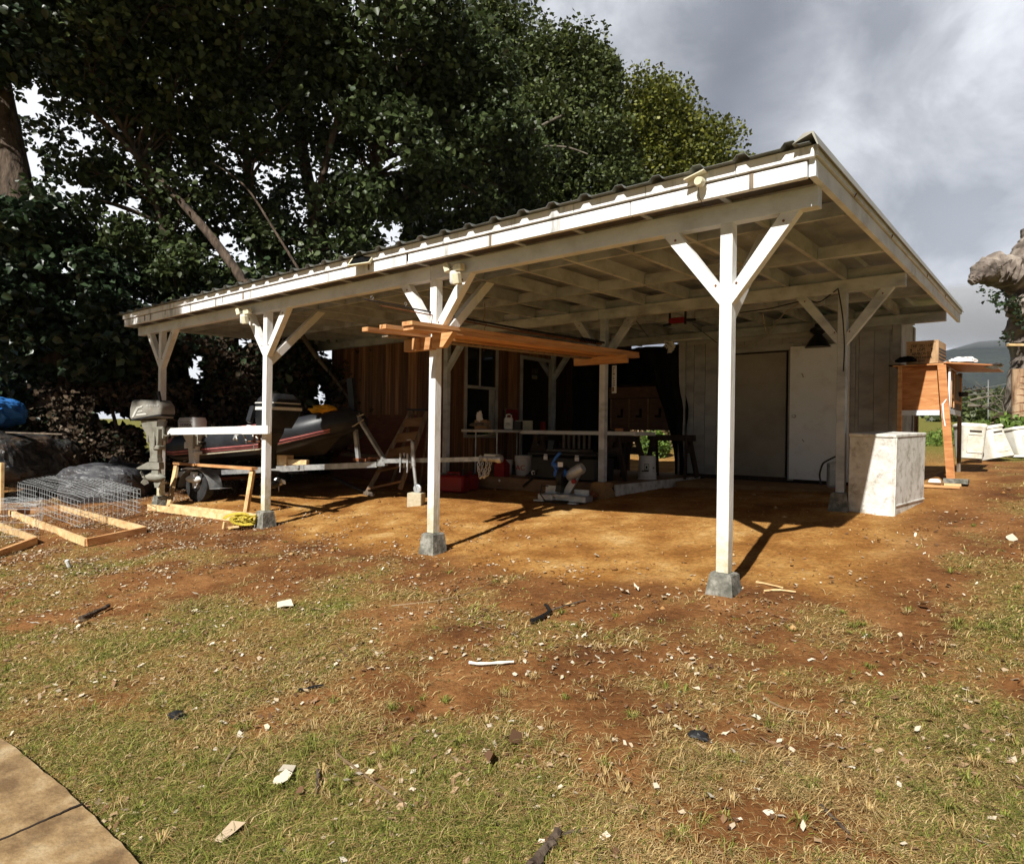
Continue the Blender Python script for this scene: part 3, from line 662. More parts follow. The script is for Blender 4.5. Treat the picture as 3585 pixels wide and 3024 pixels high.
# ---- long rods hung beside the post
def rod(p0,p1,r,label,mt,rings=6,guides=True):
    mb=MB(); p0=V(*p0);p1=V(*p1); mb.tube([p0,p0.lerp(p1,.5)-V(0,0,.015),p1],[r*.35,r*.8,r],8); o=single('fishing_rod',mb,mt,label,'fishing rod')
    if guides:
        gm=MB()
        for i in range(rings):
            p=p0.lerp(p1,.02+.1*i); gm.tube([p+V(0,0,.03)+V(0,math.cos(t)*.014,math.sin(t)*.014) for t in [k*PI/4 for k in range(9)]],.0025,5); gm.bar(p,p+V(0,0,.02),.003,.003)
        gm.build('line_guide',M['steel'],o)
    gb=MB(); q=p0.lerp(p1,.86); 
    for k in range(9): gb.tube([q.lerp(p1,k/12),q.lerp(p1,k/12)+(p1-p0).normalized()*.02],r*1.35,8)
    gb.build('grip',M['blackcloth'],o); return o
rod((-3.0,-.85,2.30),(-2.955,3.16,2.36),.016,'black fishing rod hung under the roof above the planks',M['black'])
rod((-2.97,-.7,2.265),(-2.93,3.05,2.325),.013,'dark red fishing rod hung just below the black rod',M['rust'],4,False)
mb=MB(); mb.tube([(-4.1,2.0,2.84),(-4.09,2.0,2.7),(-4.12,2.0,2.62),(-4.08,2.02,2.56),(-4.10,2.0,2.5),(-4.10,2.0,2.2)],.004,5); single('hanging_wire',mb,M['rust'],'thin rusty wire hanging from a rafter above the planks','wire')
# ---- motion lights with sensor under the beam
def flood(x,y,z,label,s=1):
    t=thing('security_light',label,'light',(x,y,z)); t.scale=(.78,)*3
    mb=MB(); mb.box((-.075*s,-.05,-.04*s),(.075*s,.03,.05*s),bev=.008); mb.build('housing',M['cream'],t)
    mb=MB(); mb.lathe([(.0,-.20),(.030,-.20),(.044,-.18),(.046,-.06),(.03,-.045),(0,-.045)],14,cen=(-.045*s,-.06,.0)); mb.build('sensor',M['plw'],t,smooth=True)
    mb=MB(); mb.at((-.17*s,-.05,.01),rz=R(20),ry=R(-18)); mb.box((-.035,-.05,-.055),(.035,.05,.055),bev=.006); mb.build('lamp_head',M['cream'],t)
    mb=MB(); mb.tube([(-.13*s,-.04,.01),(-.07*s,-.03,.01)],.009,8); mb.build('bracket',M['steel'],t)
    mb=MB(); mb.at((.02*s,-.055,-.12),rx=R(12)); mb.box((-.05,-.05,-.09),(.05,.03,.05),bev=.012); mb.build('junction_box',M['cream'],t)
p=atY(1608,938,-.10); flood(p[0],-.10,p[2],'cream security light with lamp head on the beam beside the middle front post',.9)
p=atY(868,1092,-.12); flood(p[0],-.12,p[2],'white security light with hanging lamp beside the second post from the left',1.1)
# small solar panel and camera on the roof edge
p=atY(1268,908,-.30); t=thing('solar_panel','small framed solar panel tilted on the roof edge','solar panel',p,R(10),rx=R(52))
mb=MB(); mb.box((-.15,-.09,-.01),(.15,-.075,.012));mb.box((-.15,.075,-.01),(.15,.09,.012));mb.box((-.15,-.0745,-.01),(-.135,.0745,.012));mb.box((.135,-.0745,-.01),(.15,.0745,.012)); mb.build('frame',M['cream'],t)
mb=MB(); mb.box((-.134,-.074,-.006),(.134,.074,.006)); mb.build('cell_sheet',M['glass'],t); mb=MB(); mb.bar((0,0,-.01),(0,.0,-.16),.02,.02); mb.build('stand',M['steel'],t)
p=atY(2445,640,-.31); t=thing('roof_camera','round cream camera with flat shade board on the fascia near the right corner','camera',p); t.scale=(.62,)*3
mb=MB(); mb.lathe([(0,-.06),(.045,-.06),(.055,-.03),(.055,.02),(.03,.05),(0,.05)],16,axis='Y',cen=(.02,0,0)); mb.build('camera_body',M['cream'],t,smooth=True)
mb=MB(); mb.at((-.03,0,.075),ry=R(-14)); mb.box((-.12,-.06,0),(.12,.09,.012)); mb.build('shade_board',M['cream'],t)
mb=MB(); mb.tube([(.0,0,-.05),(.01,.0,-.16),(.04,.05,-.24),(.09,.14,-.235)],.004,6); mb.build('cable',M['black'],t)
# ---- lantern on the white wall, cables
t=thing('wall_lantern','black lantern hung above the white door','lantern',atY(2864,1172,6.30))
mb=MB(); mb.lathe([(0,-.20),(.19,-.195),(.17,-.17),(.12,-.08),(.07,-.02),(.05,.0),(0,.0)],18); mb.build('shade',M['black'],t,smooth=True)
mb=MB(); mb.lathe([(0,0),(.06,.0),(.12,.05),(.12,.09),(.06,.12),(.05,.17),(.0,.18)],8); mb.build('cap',M['black'],t)
def cable(pts,r,label,mt='black',name='cable',cat='cable'):
    mb=MB(); P=[V(*p) for p in pts]; out=[]
    for i in range(len(P)-1):
        for k in range(6): out.append(P[i].lerp(P[i+1],k/6)-V(0,0,.0))
    out.append(P[-1])
    for _ in range(3): out=[out[0]]+[(out[i-1]+out[i]*2+out[i+1])/4 for i in range(1,len(out)-1)]+[out[-1]]
    mb.tube(out,r,6); return single(name,mb,M[mt],label,cat)
cable([atY(2590,1095,3.6),atY(2700,1080,3.8),atY(2820,1050,3.5),atY(2868,1062,3.4),atY(2935,1010,3.2)],.007,'black cable looping from the front post to the right rear post')
cable([atY(2935,1015,3.22),atX(2950,1100,.05),atX(2957,1210,.05),atX(2953,1300,.05)],.007,'cable running down the right rear post')
cable([atY(2670,1095,4.9),atY(2680,1160,5.2),atY(2690,1170,5.5)],.008,'short cable dangling from the rafters left of the white door','rope')
cable([atY(2690,1168,5.5),atY(2740,1100,5.0),atY(2800,1060,4.6)],.007,'pale cord strung up to the rafters left of the lantern','rope')
cable([atY(2580,1215,6.2),atY(2640,1205,6.2),atY(2700,1165,6.0)],.007,'cord sagging along the top of the white wall','rope')
cable([atY(2228,1125,3.35),atY(2270,1180,4.4)],.006,'thin dark line running diagonally left of the red saw frame')
cable([atY(2425,1135,4.5),atY(2510,1200,5.5)],.006,'thin dark line running diagonally right of the red reel')
cable([atY(2875,1700,4.9),atY(2868,1660,4.9),atY(2880,1620,4.9),atY(2925,1598,4.9)],.012,'black hose loop behind the right rear post','black','hose','hose')
# red reel under the rear rafters
c0=atY(2372,1120,4.2); t=thing('cord_reel','dark red reel hanging in a black frame under the rafters','reel',c0)
mb=MB(); mb.box((-.11,-.05,-.045),(.11,.05,.03),bev=.01); mb.build('drum',M['redp'],t)
mb=MB()
for s in (-1,1): mb.bar((s*.12,0,-.07),(s*.12,0,.13),.025,.025)
mb.bar((-.13,0,.125),(.13,0,.125),.015,.015); mb.bar((-.22,0,-.06),(-.1,0,-.05),.03,.03); mb.bar((.1,0,-.01),(.27,0,-.02),.035,.03); mb.build('frame',M['black'],t)
# ---- inflatable boat on its trailer
ang=R(10.4); base=V(-9.0,1.30,0); 
def axpt(s): return base+V(math.cos(ang),math.sin(ang),0)*s
tr=thing('boat_trailer','galvanised boat trailer with its tongue resting on a tan block','trailer',(base.x,base.y,0),ang)
def TL(s,q,z): return V(s,q,z)
zr=.40; zs=lambda s:.40+(s)*.075      # rail height rises forward
mb=MB()
for q in (-.55,.55): mb.bar(TL(-.9,q,zs(-.9)),TL(2.0,q*.9,zs(2.0)),.05,.09); mb.bar(TL(2.0,q*.9,zs(2.0)),TL(3.0,q*.06,zs(3.0)-.01),.05,.08)
for s in (-.85,.5,1.9): mb.bar(TL(s,-.55,zs(s)+.02),TL(s,.55,zs(s)+.02),.05,.05)
mb.bar(TL(2.55,0,zs(2.55)),TL(3.15,0,zs(3.15)),.07,.07); mb.build('frame',M['galvsteel'],tr)
mb=MB(); mb.bar(TL(3.0,0,.665),TL(4.86,0,.755),.062,.062); tg=mb.build('tongue',M['galvsteel'],tr)
mb=MB(); mb.lathe([(0,-.16),(.035,-.16),(.045,-.1),(.045,.05),(.06,.09),(.05,.15),(0,.16)],12,axis='X',cen=(4.98,0,.765)); mb.box((4.86,-.03,.79),(5.10,.03,.83),bev=.008); mb.build('coupler',M['galvsteel'],tg,smooth=True)
mb=MB()
def chain(mb,pts,r=.012,L=.045):
    P=[V(*p) for p in pts]; seg=[]
    for i in range(len(P)-1):
        n=max(1,int((P[i+1]-P[i]).length/(L*.72)))
        for k in range(n): seg.append((P[i].lerp(P[i+1],k/n),P[i].lerp(P[i+1],(k+1)/n)))
    for i,(a,b) in enumerate(seg):
        d=(b-a).normalized(); u=(V(0,1,0) if i%2 else V(1,0,.1)); u=(u-d*u.dot(d)).normalized(); c=(a+b)/2
        mb.tube([c+d*math.cos(t)*L*.55+u*math.sin(t)*L*.33 for t in [2*PI*k/8 for k in range(9)]],r*.45,5,cap=False)
for q in (-.05,.045): chain(mb,[(4.83,q,.80),(4.80,q-.02,.66),(4.84,q-.02,.50),(4.90,q,.56),(4.93,q+.01,.76)],.016,.055)
mb.build('safety_chain',M['steel'],tg)
mb=MB()
for s in (3.45,3.58): 
    mb.bar((s,-.05,.60),(s,-.05,.80),.03,.008); mb.bar((s,.045,.58),(s,.045,.80),.03,.008); mb.bar((s,-.05,.735),(s,.05,.735),.03,.012); mb.bar((s+.01,-.06,.52),(s+.01,-.04,.78),.014,.014)
mb.build('clamp',M['galvsteel'],tg)
gj=float(g(axpt(3.62).x,axpt(3.62).y))
jk=MB(); jk.tube([(3.70,-.09,.97),(3.73,-.09,.62)],.032,12); jk.tube([(3.73,-.09,.62),(3.77,-.09,gj+.30)],.024,12); j=jk.build('jack',M['galvsteel'],tr,smooth=True)
mb=MB(); mb.tube([(3.70,-.09,.97),(3.66,-.09,1.0),(3.60,-.09,.99)],.009,6); mb.build('crank',M['galvsteel'],j)
mb=MB(); mb.lathe([(0,-.018),(.055,-.018),(.065,-.01),(.065,.01),(.055,.018),(0,.018)],18,axis='Y',cen=(3.80,-.09,gj+.235)); mb.bar((3.77,-.12,gj+.31),(3.80,-.12,gj+.23),.02,.005); mb.bar((3.77,-.06,gj+.31),(3.80,-.06,gj+.23),.02,.005); mb.build('jack_wheel',M['alu'],j,smooth=True)
bl=MB(); bl.box((-.105,-.10,-.04),(.105,.10,.19),bev=.008); p=axpt(3.78); single('support_block',bl,M['block'],'tan block standing under the trailer jack wheel','block',(p.x+.02,p.y-.09,gj-.01),ang+R(18))
# winch post with tilted brace
mb=MB(); mb.bar((2.62,-.0,.60),(2.50,-.0,1.42),.06,.05,c=.3); mb.bar((3.12,0,.68),(2.55,0,1.38),.075,.04); ps=mb.build('winch_post',M['galvsteel'],tr)
mb=MB(); mb.bar((2.50,0,1.40),(2.43,0,1.92),.11,.07); mb.build('bow_roller_arm',M['black'],ps)
mb=MB()
for z,r_ in ((1.27,.09),(1.31,.085),(1.36,.09),(1.22,.08)): 
    mb.tube([(2.53+math.cos(t)*.06,math.sin(t)*r_*.7,z+.02*math.sin(t*2)) for t in [2*PI*k/10 for k in range(11)]],.012,6,cap=False)
mb.build('lashing',M['rope'],ps)
mb=MB(); mb.box((2.54,-.05,.655),(2.80,.05,.70)); mb.bar((2.85,-.06,.70),(2.98,.05,.70),.05,.03); mb.build('rusty_bracket',M['rust'],tr)
# bunk blocks
mb=MB(); mb.box((1.35,-.45,.56),(1.55,-.30,.72)); mb.box((1.56,-.42,.58),(1.95,-.36,.66)); mb.build('bunk_block',M['pine'],tr)
for q in (-.80,.80):
    gx=base+V(math.cos(ang)*.0-math.sin(ang)*q,math.sin(ang)*.0+math.cos(ang)*q,0); gz=float(g(gx.x,gx.y))
    mb=MB(); mb.lathe([(.10,-.07),(.21,-.085),(.26,-.07),(.275,-.03),(.275,.03),(.26,.07),(.21,.085),(.10,.07)],30,axis='Y',cen=(0,q,gz+.255),cap=False); wh=mb.build('wheel',M['rubber'],tr,smooth=True)
    mb=MB(); mb.lathe([(0,-.02),(.05,-.045),(.07,-.02),(.11,-.02),(.14,-.06),(.15,-.07),(.15,.07),(.13,.05),(.1,.02),(0,.02)],24,axis='Y',cen=(0,q,gz+.255)); mb.build('rim',M['galvsteel'],wh,smooth=True)
    mb=MB(); a=[PI*(.02+.96*k/14) for k in range(15)]; ri=.33; s=1 if q>0 else -1
    vs=[]
    for t_ in a:
        for yy in (q-.12,q+.12): vs.append((math.cos(t_)*(ri+.06),yy,gz+.20+math.sin(t_)*ri))
    vs+= [(x,y,z-.006) for x,y,z in vs]
    n=30; fs=[]
    for i in range(14): fs+=[(2*i,2*i+1,2*i+3,2*i+2),(n+2*i,n+2*i+2,n+2*i+3,n+2*i+1),(2*i,2*i+2,n+2*i+2,n+2*i),(2*i+1,n+2*i+1,n+2*i+3,2*i+3)]
    mb.add(vs,fs); mb.bar((.38,q,gz+.22),(.62,q,gz+.24),.22,.008); mb.build('mudguard',M['galvsteel'],tr,smooth=True)
mb=MB(); mb.bar((0,-.74,float(g(-9,1.3))+.255),(0,.74,float(g(-9,1.3))+.255),.05,.05); mb.build('axle',M['rust'],tr)
# the boat itself; local s along the trailer axis, pitched up forward
bt=thing('inflatable_boat','black inflatable boat with faded pink strakes lashed on the trailer','inflatable boat',(base.x+.20,base.y+.037,-.01),ang)
zc=lambda s:.79+.085*(s+1.2)+.20*max(0,(s-.9)/1.4)**2
port=[]
for s in np.linspace(-1.35,1.35,12): port.append((s,-.62*(1-.10*max(0,(s-.3))**2),zc(s)))
bow=[(1.75,-.46,zc(1.75)),(2.08,-.27,zc(2.08)+.01),(2.22,0,zc(2.22)+.02)]
path=port+bow+[(x,-y,z) for x,y,z in bow[:2][::-1]]+[(x,-y,z) for x,y,z in port[::-1]]
n_=len(path); rad=[]
for i in range(n_):
    e=min(i,n_-1-i); rad.append(.235*min(1,.45+.3*e) if e<2 else .235-.035*max(0,1-abs(i-n_//2)/3))
def smoothpath(P,k=3):
    out=[]
    for i in range(len(P)-1):
        p0=V(*P[max(i-1,0)]);p1=V(*P[i]);p2=V(*P[i+1]);p3=V(*P[min(i+2,len(P)-1)])
        for j in range(k):
            t_=j/k; out.append(.5*((2*p1)+(-p0+p2)*t_+(2*p0-5*p1+4*p2-p3)*t_*t_+(-p0+3*p1-3*p2+p3)*t_**3))
    out.append(V(*P[-1])); return out
sp=smoothpath(path); rr=list(np.interp(np.linspace(0,n_-1,len(sp)),range(n_),rad))
mb=MB(); mb.tube(sp,rr,20); tube=mb.build('tube',M['hypalon'],bt,smooth=True)
# strakes: strips laid a hair proud of the tube on its outer side
def strip(mb,pts,radii,a0,a1,off=.004,i0=0,i1=None,k=4):
    i1=len(pts) if i1 is None else i1; vs=[];n=0
    c=V(0.3,0,0)
    for i in range(i0,i1):
        p=pts[i]; d=(pts[min(i+1,len(pts)-1)]-pts[max(i-1,0)]); d.z*=1; d.normalize()
        o=d.cross(V(0,0,1)); o.normalize(); 
        if (p+o-c).length<(p-o-c).length: o=-o
        if abs(p.y)>.05 and o.y*p.y<0: o=-o
        up=V(0,0,1)
        for j in range(k+1):
            a=R(a0+(a1-a0)*j/k); vs.append(p+(o*math.cos(a)+up*math.sin(a))*(radii[i]+off))
    m_=i1-i0; fs=[(i*(k+1)+j,i*(k+1)+j+1,(i+1)*(k+1)+j+1,(i+1)*(k+1)+j) for i in range(m_-1) for j in range(k)]
    mb.add(vs,fs)
L_=len(sp); half=L_//2
mb=MB(); strip(mb,sp,rr,-26,-19,i0=3,i1=half-2); strip(mb,sp,rr,-36,-31,i0=3,i1=half-2); strip(mb,sp,rr,-26,-19,i0=half+3,i1=L_-3); mb.build('rubbing_strake',M['pink'],bt)
mb=MB(); strip(mb,sp,rr,48,100,i0=16,i1=36,off=.006); strip(mb,sp,rr,20,95,i0=2,i1=6,off=.006); mb.build('red_patch',M['pink'],bt)
mb=MB(); strip(mb,sp,rr,-70,-44,i0=3,i1=half,off=.012); mb.build('wear_strip',M['black'],bt)
mb=MB(); strip(mb,sp,rr,-12,14,i0=10,i1=13,off=.008); mb.build('badge',M['inkblue'],bt)
mb=MB(); vs=[(-1.25,-.42,.58),(-1.25,.42,.58),(1.4,.38,.85),(1.4,-.38,.85),(-1.25,0,.52),(1.9,0,1.0)]
mb.add(vs,[(0,4,5,3),(4,1,2,5)]); mb.box((-1.28,-.42,.62),(-1.23,.42,1.0)); mb.build('hull_floor',M['black'],bt)
# black hull under the tubes (V bottom)
mb=MB(); mb.add([(-1.2,-.5,.66),(-1.2,.5,.66),(-1.2,0,.50),(1.6,-.4,.98),(1.6,.4,.98),(1.7,0,.74),(2.15,0,1.12)],[(0,2,1),(0,3,5,2),(1,2,5,4),(3,6,5),(4,5,6),(0,1,4,3),(3,4,6)]); mb.build('hull',M['black'],bt)
i_=half
mb=MB(); q=[sp[k]+V(.0,-.20,-.03) for k in (30,33,36,38)]; mb.tube([sp[29]+V(0,-.22,.05),sp[31]+V(.02,-.235,-.02),sp[33]+V(.04,-.23,-.04),sp[35]+V(.10,-.16,.03),sp[37]+V(.16,-.05,.15)],.014,8); mb.build('grab_rope',M['ropew'],bt)
mb=MB(); mb.tube([sp[14]+V(0,-.2,-.17),sp[22]+V(0,-.21,-.17),sp[30]+V(0,-.2,-.17),sp[35]+V(.05,-.17,-.13)],.011,7); mb.tube([sp[35]+V(.05,-.17,-.13),V(2.40,-.10,1.20),V(2.50,0,1.30)],.012,7); mb.tube([sp[35]+V(.06,-.15,-.08),V(2.35,-.05,1.32),V(2.5,0,1.38)],.012,7); mb.build('bow_line',M['rope'],bt)
mb=MB(); mb.lathe([(0,0),(.035,0),(.04,.02),(.025,.035),(0,.035)],12,axis='Y',cen=(2.05,-.50,1.22)); mb.build('valve',M['black'],bt)
mb=MB(); rp=sp[38]; mb.blob((rp.x+.20,rp.y+.02,rp.z+.235),(.20,.16,.07),24,12,.45,3.,3); o=single('yellow_rag',mb,M['yelrag'],'orange yellow cloth heaped on the bow of the boat','cloth',(base.x,base.y,0),ang,smooth=True)
# ---- outboard engines
def outboard(name,label,loc,rz,kind,scale=1.):
    """local frame: clamp at origin (top of the rail), +x towards the front (steering side), -x towards the propeller"""
    t=thing(name,label,'outboard motor',loc,rz); t.scale=(scale,)*3
    cm={'grey':'cowl','black':'black','white':'cowlw'}[kind]; lm={'grey':'legm','black':'black','white':'cowlw'}[kind]
    mb=MB()
    # cowl: lofted rounded box
    def ring(x0,x1,y,z,r=.05,tilt=0): 
        pts=[];
        for cx,cy,a in ((x1-r,y-r,0),(x0+r,y-r,90),(x0+r,-y+r,180),(x1-r,-y+r,270)):
            for k in range(4):
                A=R(a+k*30); pts.append((cx+r*math.cos(A),cy+r*math.sin(A),z+tilt*(cx-x0)))
        return pts
    if kind=='grey': rings=[ring(-.42,.10,.15,.125,.05,.10),ring(-.44,.12,.165,.17,.05,.16),ring(-.44,.11,.16,.30,.05,.10),ring(-.43,.07,.145,.405,.05,.02),ring(-.40,.04,.12,.432,.05,.0)]
    elif kind=='black': rings=[ring(-.40,.06,.15,.10,.07,0),ring(-.52,.08,.19,.30,.08,.0),ring(-.55,.06,.20,.40,.08,.0),ring(-.52,.02,.19,.52,.08,.0),ring(-.42,-.06,.14,.60,.07,.0)]
    else: rings=[ring(-.34,.06,.13,.08,.04,.0),ring(-.35,.06,.14,.25,.04,.02),ring(-.33,.04,.125,.31,.04,.03)]
    vs=[p for r_ in rings for p in r_]; n=16
    fs=[(i*n+j,i*n+(j+1)%n,(i+1)*n+(j+1)%n,(i+1)*n+j) for i in range(len(rings)-1) for j in range(n)]+[tuple(range(n))[::-1],tuple(range((len(rings)-1)*n,len(rings)*n))]
    mb.add(vs,fs); cw=mb.build('cowling',M[cm],t,smooth=True)
    mb=MB()
    if kind=='grey':
        r0=ring(-.425,.125,.168,.115,.05,.155); r1=ring(-.425,.125,.168,.14,.05,.155); mb.add(r0+r1,[(j,(j+1)%n,n+(j+1)%n,n+j) for j in range(n)]+[tuple(range(n))[::-1],tuple(range(n,2*n))]); mb.build('seal',M['black'],cw)
        for sy in (-1,1):
            y=sy*.1665
            dm=MB(); dm.prism([(-.38,.17),(-.35,.17),(-.27,.30),(-.19,.33),(-.19,.345),(-.30,.325)],y-.002,y+.002,'Y'); dm.build('decal',M['decal'],cw)
            dm=MB(); dm.prism([(-.31,.195),(-.12,.215),(-.14,.235),(-.29,.22)],y-.002,y+.002,'Y'); dm.build('decal',M['decal'],cw)
            dm=MB(); dm.prism([(-.28,.245),(-.19,.262),(-.2,.275),(-.27,.262)],y-.002,y+.002,'Y'); dm.build('decal',M['decal'],cw)
        text('SEAHORSE',.045,M['decal'],cw,(-.03,-.1655,.345),(R(90),0,0),'lettering',shear=.3)
        # recessed rear and side grille
        gm=MB()
        for k in range(3): gm.box((-.453,-.10+.07*k,.19),(-.443,-.05+.07*k,.36))
        gm.build('vent',M['black'],cw)
        hm=MB(); hm.bar((.08,-.10,.30),(.02,-.10,.56),.035,.035); hm.build('tiller',M['black'],t)
    if kind=='black':
        r0=ring(-.55,.085,.205,.36,.08); r1=ring(-.55,.075,.205,.405,.08); mb.add(r0+r1,[(j,(j+1)%n,n+(j+1)%n,n+j) for j in range(n)]); mb.build('silver_band',M['decal'],cw)
        bm=MB(); r0=ring(-.53,.06,.20,.455,.08); r1=ring(-.53,.055,.20,.47,.08); bm.add(r0+r1,[(j,(j+1)%n,n+(j+1)%n,n+j) for j in range(n)]); bm.build('silver_band',M['decal'],cw)
    if kind=='white':
        text('HONDA',.062,M['ink'],cw,(-.13,-.139,.19),(R(88),0,0),'lettering',sx=1.15)
        bm=MB(); bm.box((-.30,-.1395,.235),(.03,-.137,.243)); bm.build('pinstripe',M['legm'],cw)
    # midsection
    mb=MB()
    def loft(mb,secs):
        vs=[]; 
        for z,x0,x1,y in secs: 
            xm=(x0+x1)/2
            vs+=[(x0,0,z),(x0+(x1-x0)*.2,-y,z),(xm,-y,z),(x1-(x1-x0)*.1,-y*.9,z),(x1,0,z),(x1-(x1-x0)*.1,y*.9,z),(xm,y,z),(x0+(x1-x0)*.2,y,z)]
        k=8; fs=[(i*k+j,i*k+(j+1)%k,(i+1)*k+(j+1)%k,(i+1)*k+j) for i in range(len(secs)-1) for j in range(k)]+[tuple(range(k))[::-1],tuple(range((len(secs)-1)*k,len(secs)*k))]
        mb.add(vs,fs)
    loft(mb,[(.13,-.34,.05,.12),(.03,-.31,.03,.11),(-.12,-.22,.01,.075),(-.20,-.20,.0,.065),(-.36,-.185,-.01,.055),(-.43,-.18,-.01,.055)]); mb.box((-.12,-.085,.0),(-.02,.085,.12),bev=.02); mb.box((-.09,-.08,-.30),(.02,.08,-.24),bev=.012); mb.lathe([(.016,-.07),(.02,-.07),(.02,.1),(.016,.1)],10,cen=(-.175,-.07,-.12)); mb.lathe([(.0,-.12),(.016,-.12),(.016,.1),(.0,.1)],10,cen=(-.06,-.075,-.14)); mb.build('midsection',M[lm],t)
    # gearcase
    mb=MB(); loft(mb,[(-.43,-.20,-.0,.058),(-.485,-.20,-.0,.058)]); mb.prism([(-.40,-.585),(-.20,-.49),(-.0,-.49),(.01,-.57),(.0,-.595),(-.36,-.60)],-.05,.05,'Y') if kind=='grey' else mb.prism([(-.33,-.56),(-.20,-.52),(-.0,-.52),(.0,-.55)],-.07,.07,'Y')
    loft(mb,[(-.595,-.16,-.01,.03),(-.65,-.17,-.01,.04),(-.70,-.17,.0,.04)])
    mb.lathe([(0,-.24),(.03,-.235),(.06,-.17),(.066,-.05),(.05,.05),(.0,.10)],14,axis='X',cen=(-.02,0,-.715)); mb.prism([(-.13,-.76),(.02,-.76),(-.04,-.86),(-.10,-.87)],-.008,.008,'Y'); gc=mb.build('gearcase',M[lm],t,smooth=True)
    if kind!='white':
        mb=MB()
        for k in range(3):
            a=2*PI*k/3+.4; d=V(0,math.cos(a),math.sin(a)); e=V(0,-math.sin(a),math.cos(a))
            c=V(-.275,0,-.715); vs=[c+d*.03+e*.01+V(.02,0,0),c+d*.03-e*.01-V(.02,0,0),c+d*.09-e*.045-V(.035,0,0),c+d*.125-V(.01,0,0),c+d*.09+e*.045+V(.03,0,0)]
            mb.add(vs+[v_+V(.006,0,0) for v_ in vs],[(0,1,2,3,4),(9,8,7,6,5)]+[(i,5+i,5+(i+1)%5,(i+1)%5) for i in range(5)])
        mb.lathe([(0,-.05),(.025,-.04),(.032,.04),(0,.04)],10,axis='X',cen=(-.275,0,-.715)); mb.build('propeller',M['galvsteel'] if kind=='black' else M['legm'],gc,smooth=True)
    # transom clamp
    mb=MB()
    for y in (-.09,.09): mb.box((.0,y-.012,-.20),(.03,y+.012,.04)); mb.box((.03,y-.012,.005),(.11,y+.012,.045)); mb.box((.095,y-.012,-.13),(.115,y+.012,.03)); mb.lathe([(0,0),(.022,0),(.022,.01),(.007,.012),(.007,.07),(0,.07)],10,axis='X',cen=(.115,y,-.09)); mb.bar((.185,y-.03,-.09),(.185,y+.03,-.09),.012,.012)
    mb.box((.0,-.1,-.17),(.02,.1,-.13)); mb.build('clamp_bracket',M['legm'] if kind!='black' else M['rust'],t)
    return t
# grey one hangs at the left end of the rail, clamp facing right
pz=1.085
pe=atY(566,1503,-.16); gm=outboard('outboard_motor','old grey tan outboard motor clamped to the left end of the white rail',tuple(pe),R(26),'grey',1.02)
# black one behind the second post, clamp faces the camera side
bm=outboard('outboard_motor','large black outboard motor with silver bands behind the second post',(-6.28,.12,pz-.04),R(-165+85),'black',.92)
mb=MB()
for k in range(10): 
    q=V(random.uniform(-.14,.16),random.uniform(-.12,.12),random.uniform(-.12,.12)); r_=V(random.uniform(-.1,.1),random.uniform(-.05,.05),random.uniform(-.13,.08)); mb.tube([q,q+r_*.5+V(.02,0,.03),q+r_],random.uniform(.006,.014),6)
ln=mb.build('linkage',M['galvsteel'],bm); ln.location=(.18,-.16,-.02)
hd=MB(); hd.at((.12,-.15,.28),ry=R(-18)); hd.box((-.045,-.04,-.11),(.045,.04,.14),bev=.02); hd.build('tiller_handle',M['hypalon'],bm)
hd=MB(); hd.box((.05,-.28,.10),(.10,-.12,.14),bev=.01); hd.build('throttle_band',M['inkblue'],bm)
wm=outboard('outboard_motor','small silver white outboard motor standing behind the white rail',tuple(atY(694,1528,.42)),R(14),'white',.95)
# ---- leaning frame and timbers by the left posts
def bar_thing(name,label,cat,pts,w,h,mt,group=None):
    mb=MB()
    for a,b in zip(pts,pts[1:]): mb.bar(a,b,w,h)
    return single(name,mb,M[mt],label,cat,group=group)
t=thing('leaning_frame','bare timber frame leaning up between the two left posts','frame')
A=G(592,1772);B=G(860,1800);A[1]+=0;C_=atY(618,1622,A[1]+.35);D_=atY(885,1640,A[1]+.30)
A,B,C_,D_=[V(*q) for q in (A,B,C_,D_)]
for a,b in ((C_,D_),): mb=MB(); mb.bar(a-(b-a).normalized()*.04,b+(b-a).normalized()*.05,.09,.038); mb.build('top_rail',M['lumber'],t)
for a,b in ((A,C_),(B,D_)): mb=MB(); mb.bar(a,b-V(0,0,.022),.04,.088,up=(1,0,0)); mb.build('leg',M['pine'],t)
E_=V(*G(520,1785)); F_=V(*G(835,1828)); d_=(F_-E_).normalized()
bar_thing('timber','long timber lying in front of the leaning frame','timber',[E_+V(0,0,.045),F_+V(0,0,.05)],.04,.09,'pine')
bar_thing('timber','second timber lying just behind the front one by the strap','timber',[E_+V(.25,.22,.05),F_+V(.15,.22,.06)],.04,.09,'pine')
bar_thing('timber','weathered timber pushed under the trailer behind the ladder foot','timber',[V(*G(1300,1738))+V(.0,0,.03),V(*G(1180,1690))+V(-.5,.3,.05)],.09,.04,'oldwood')
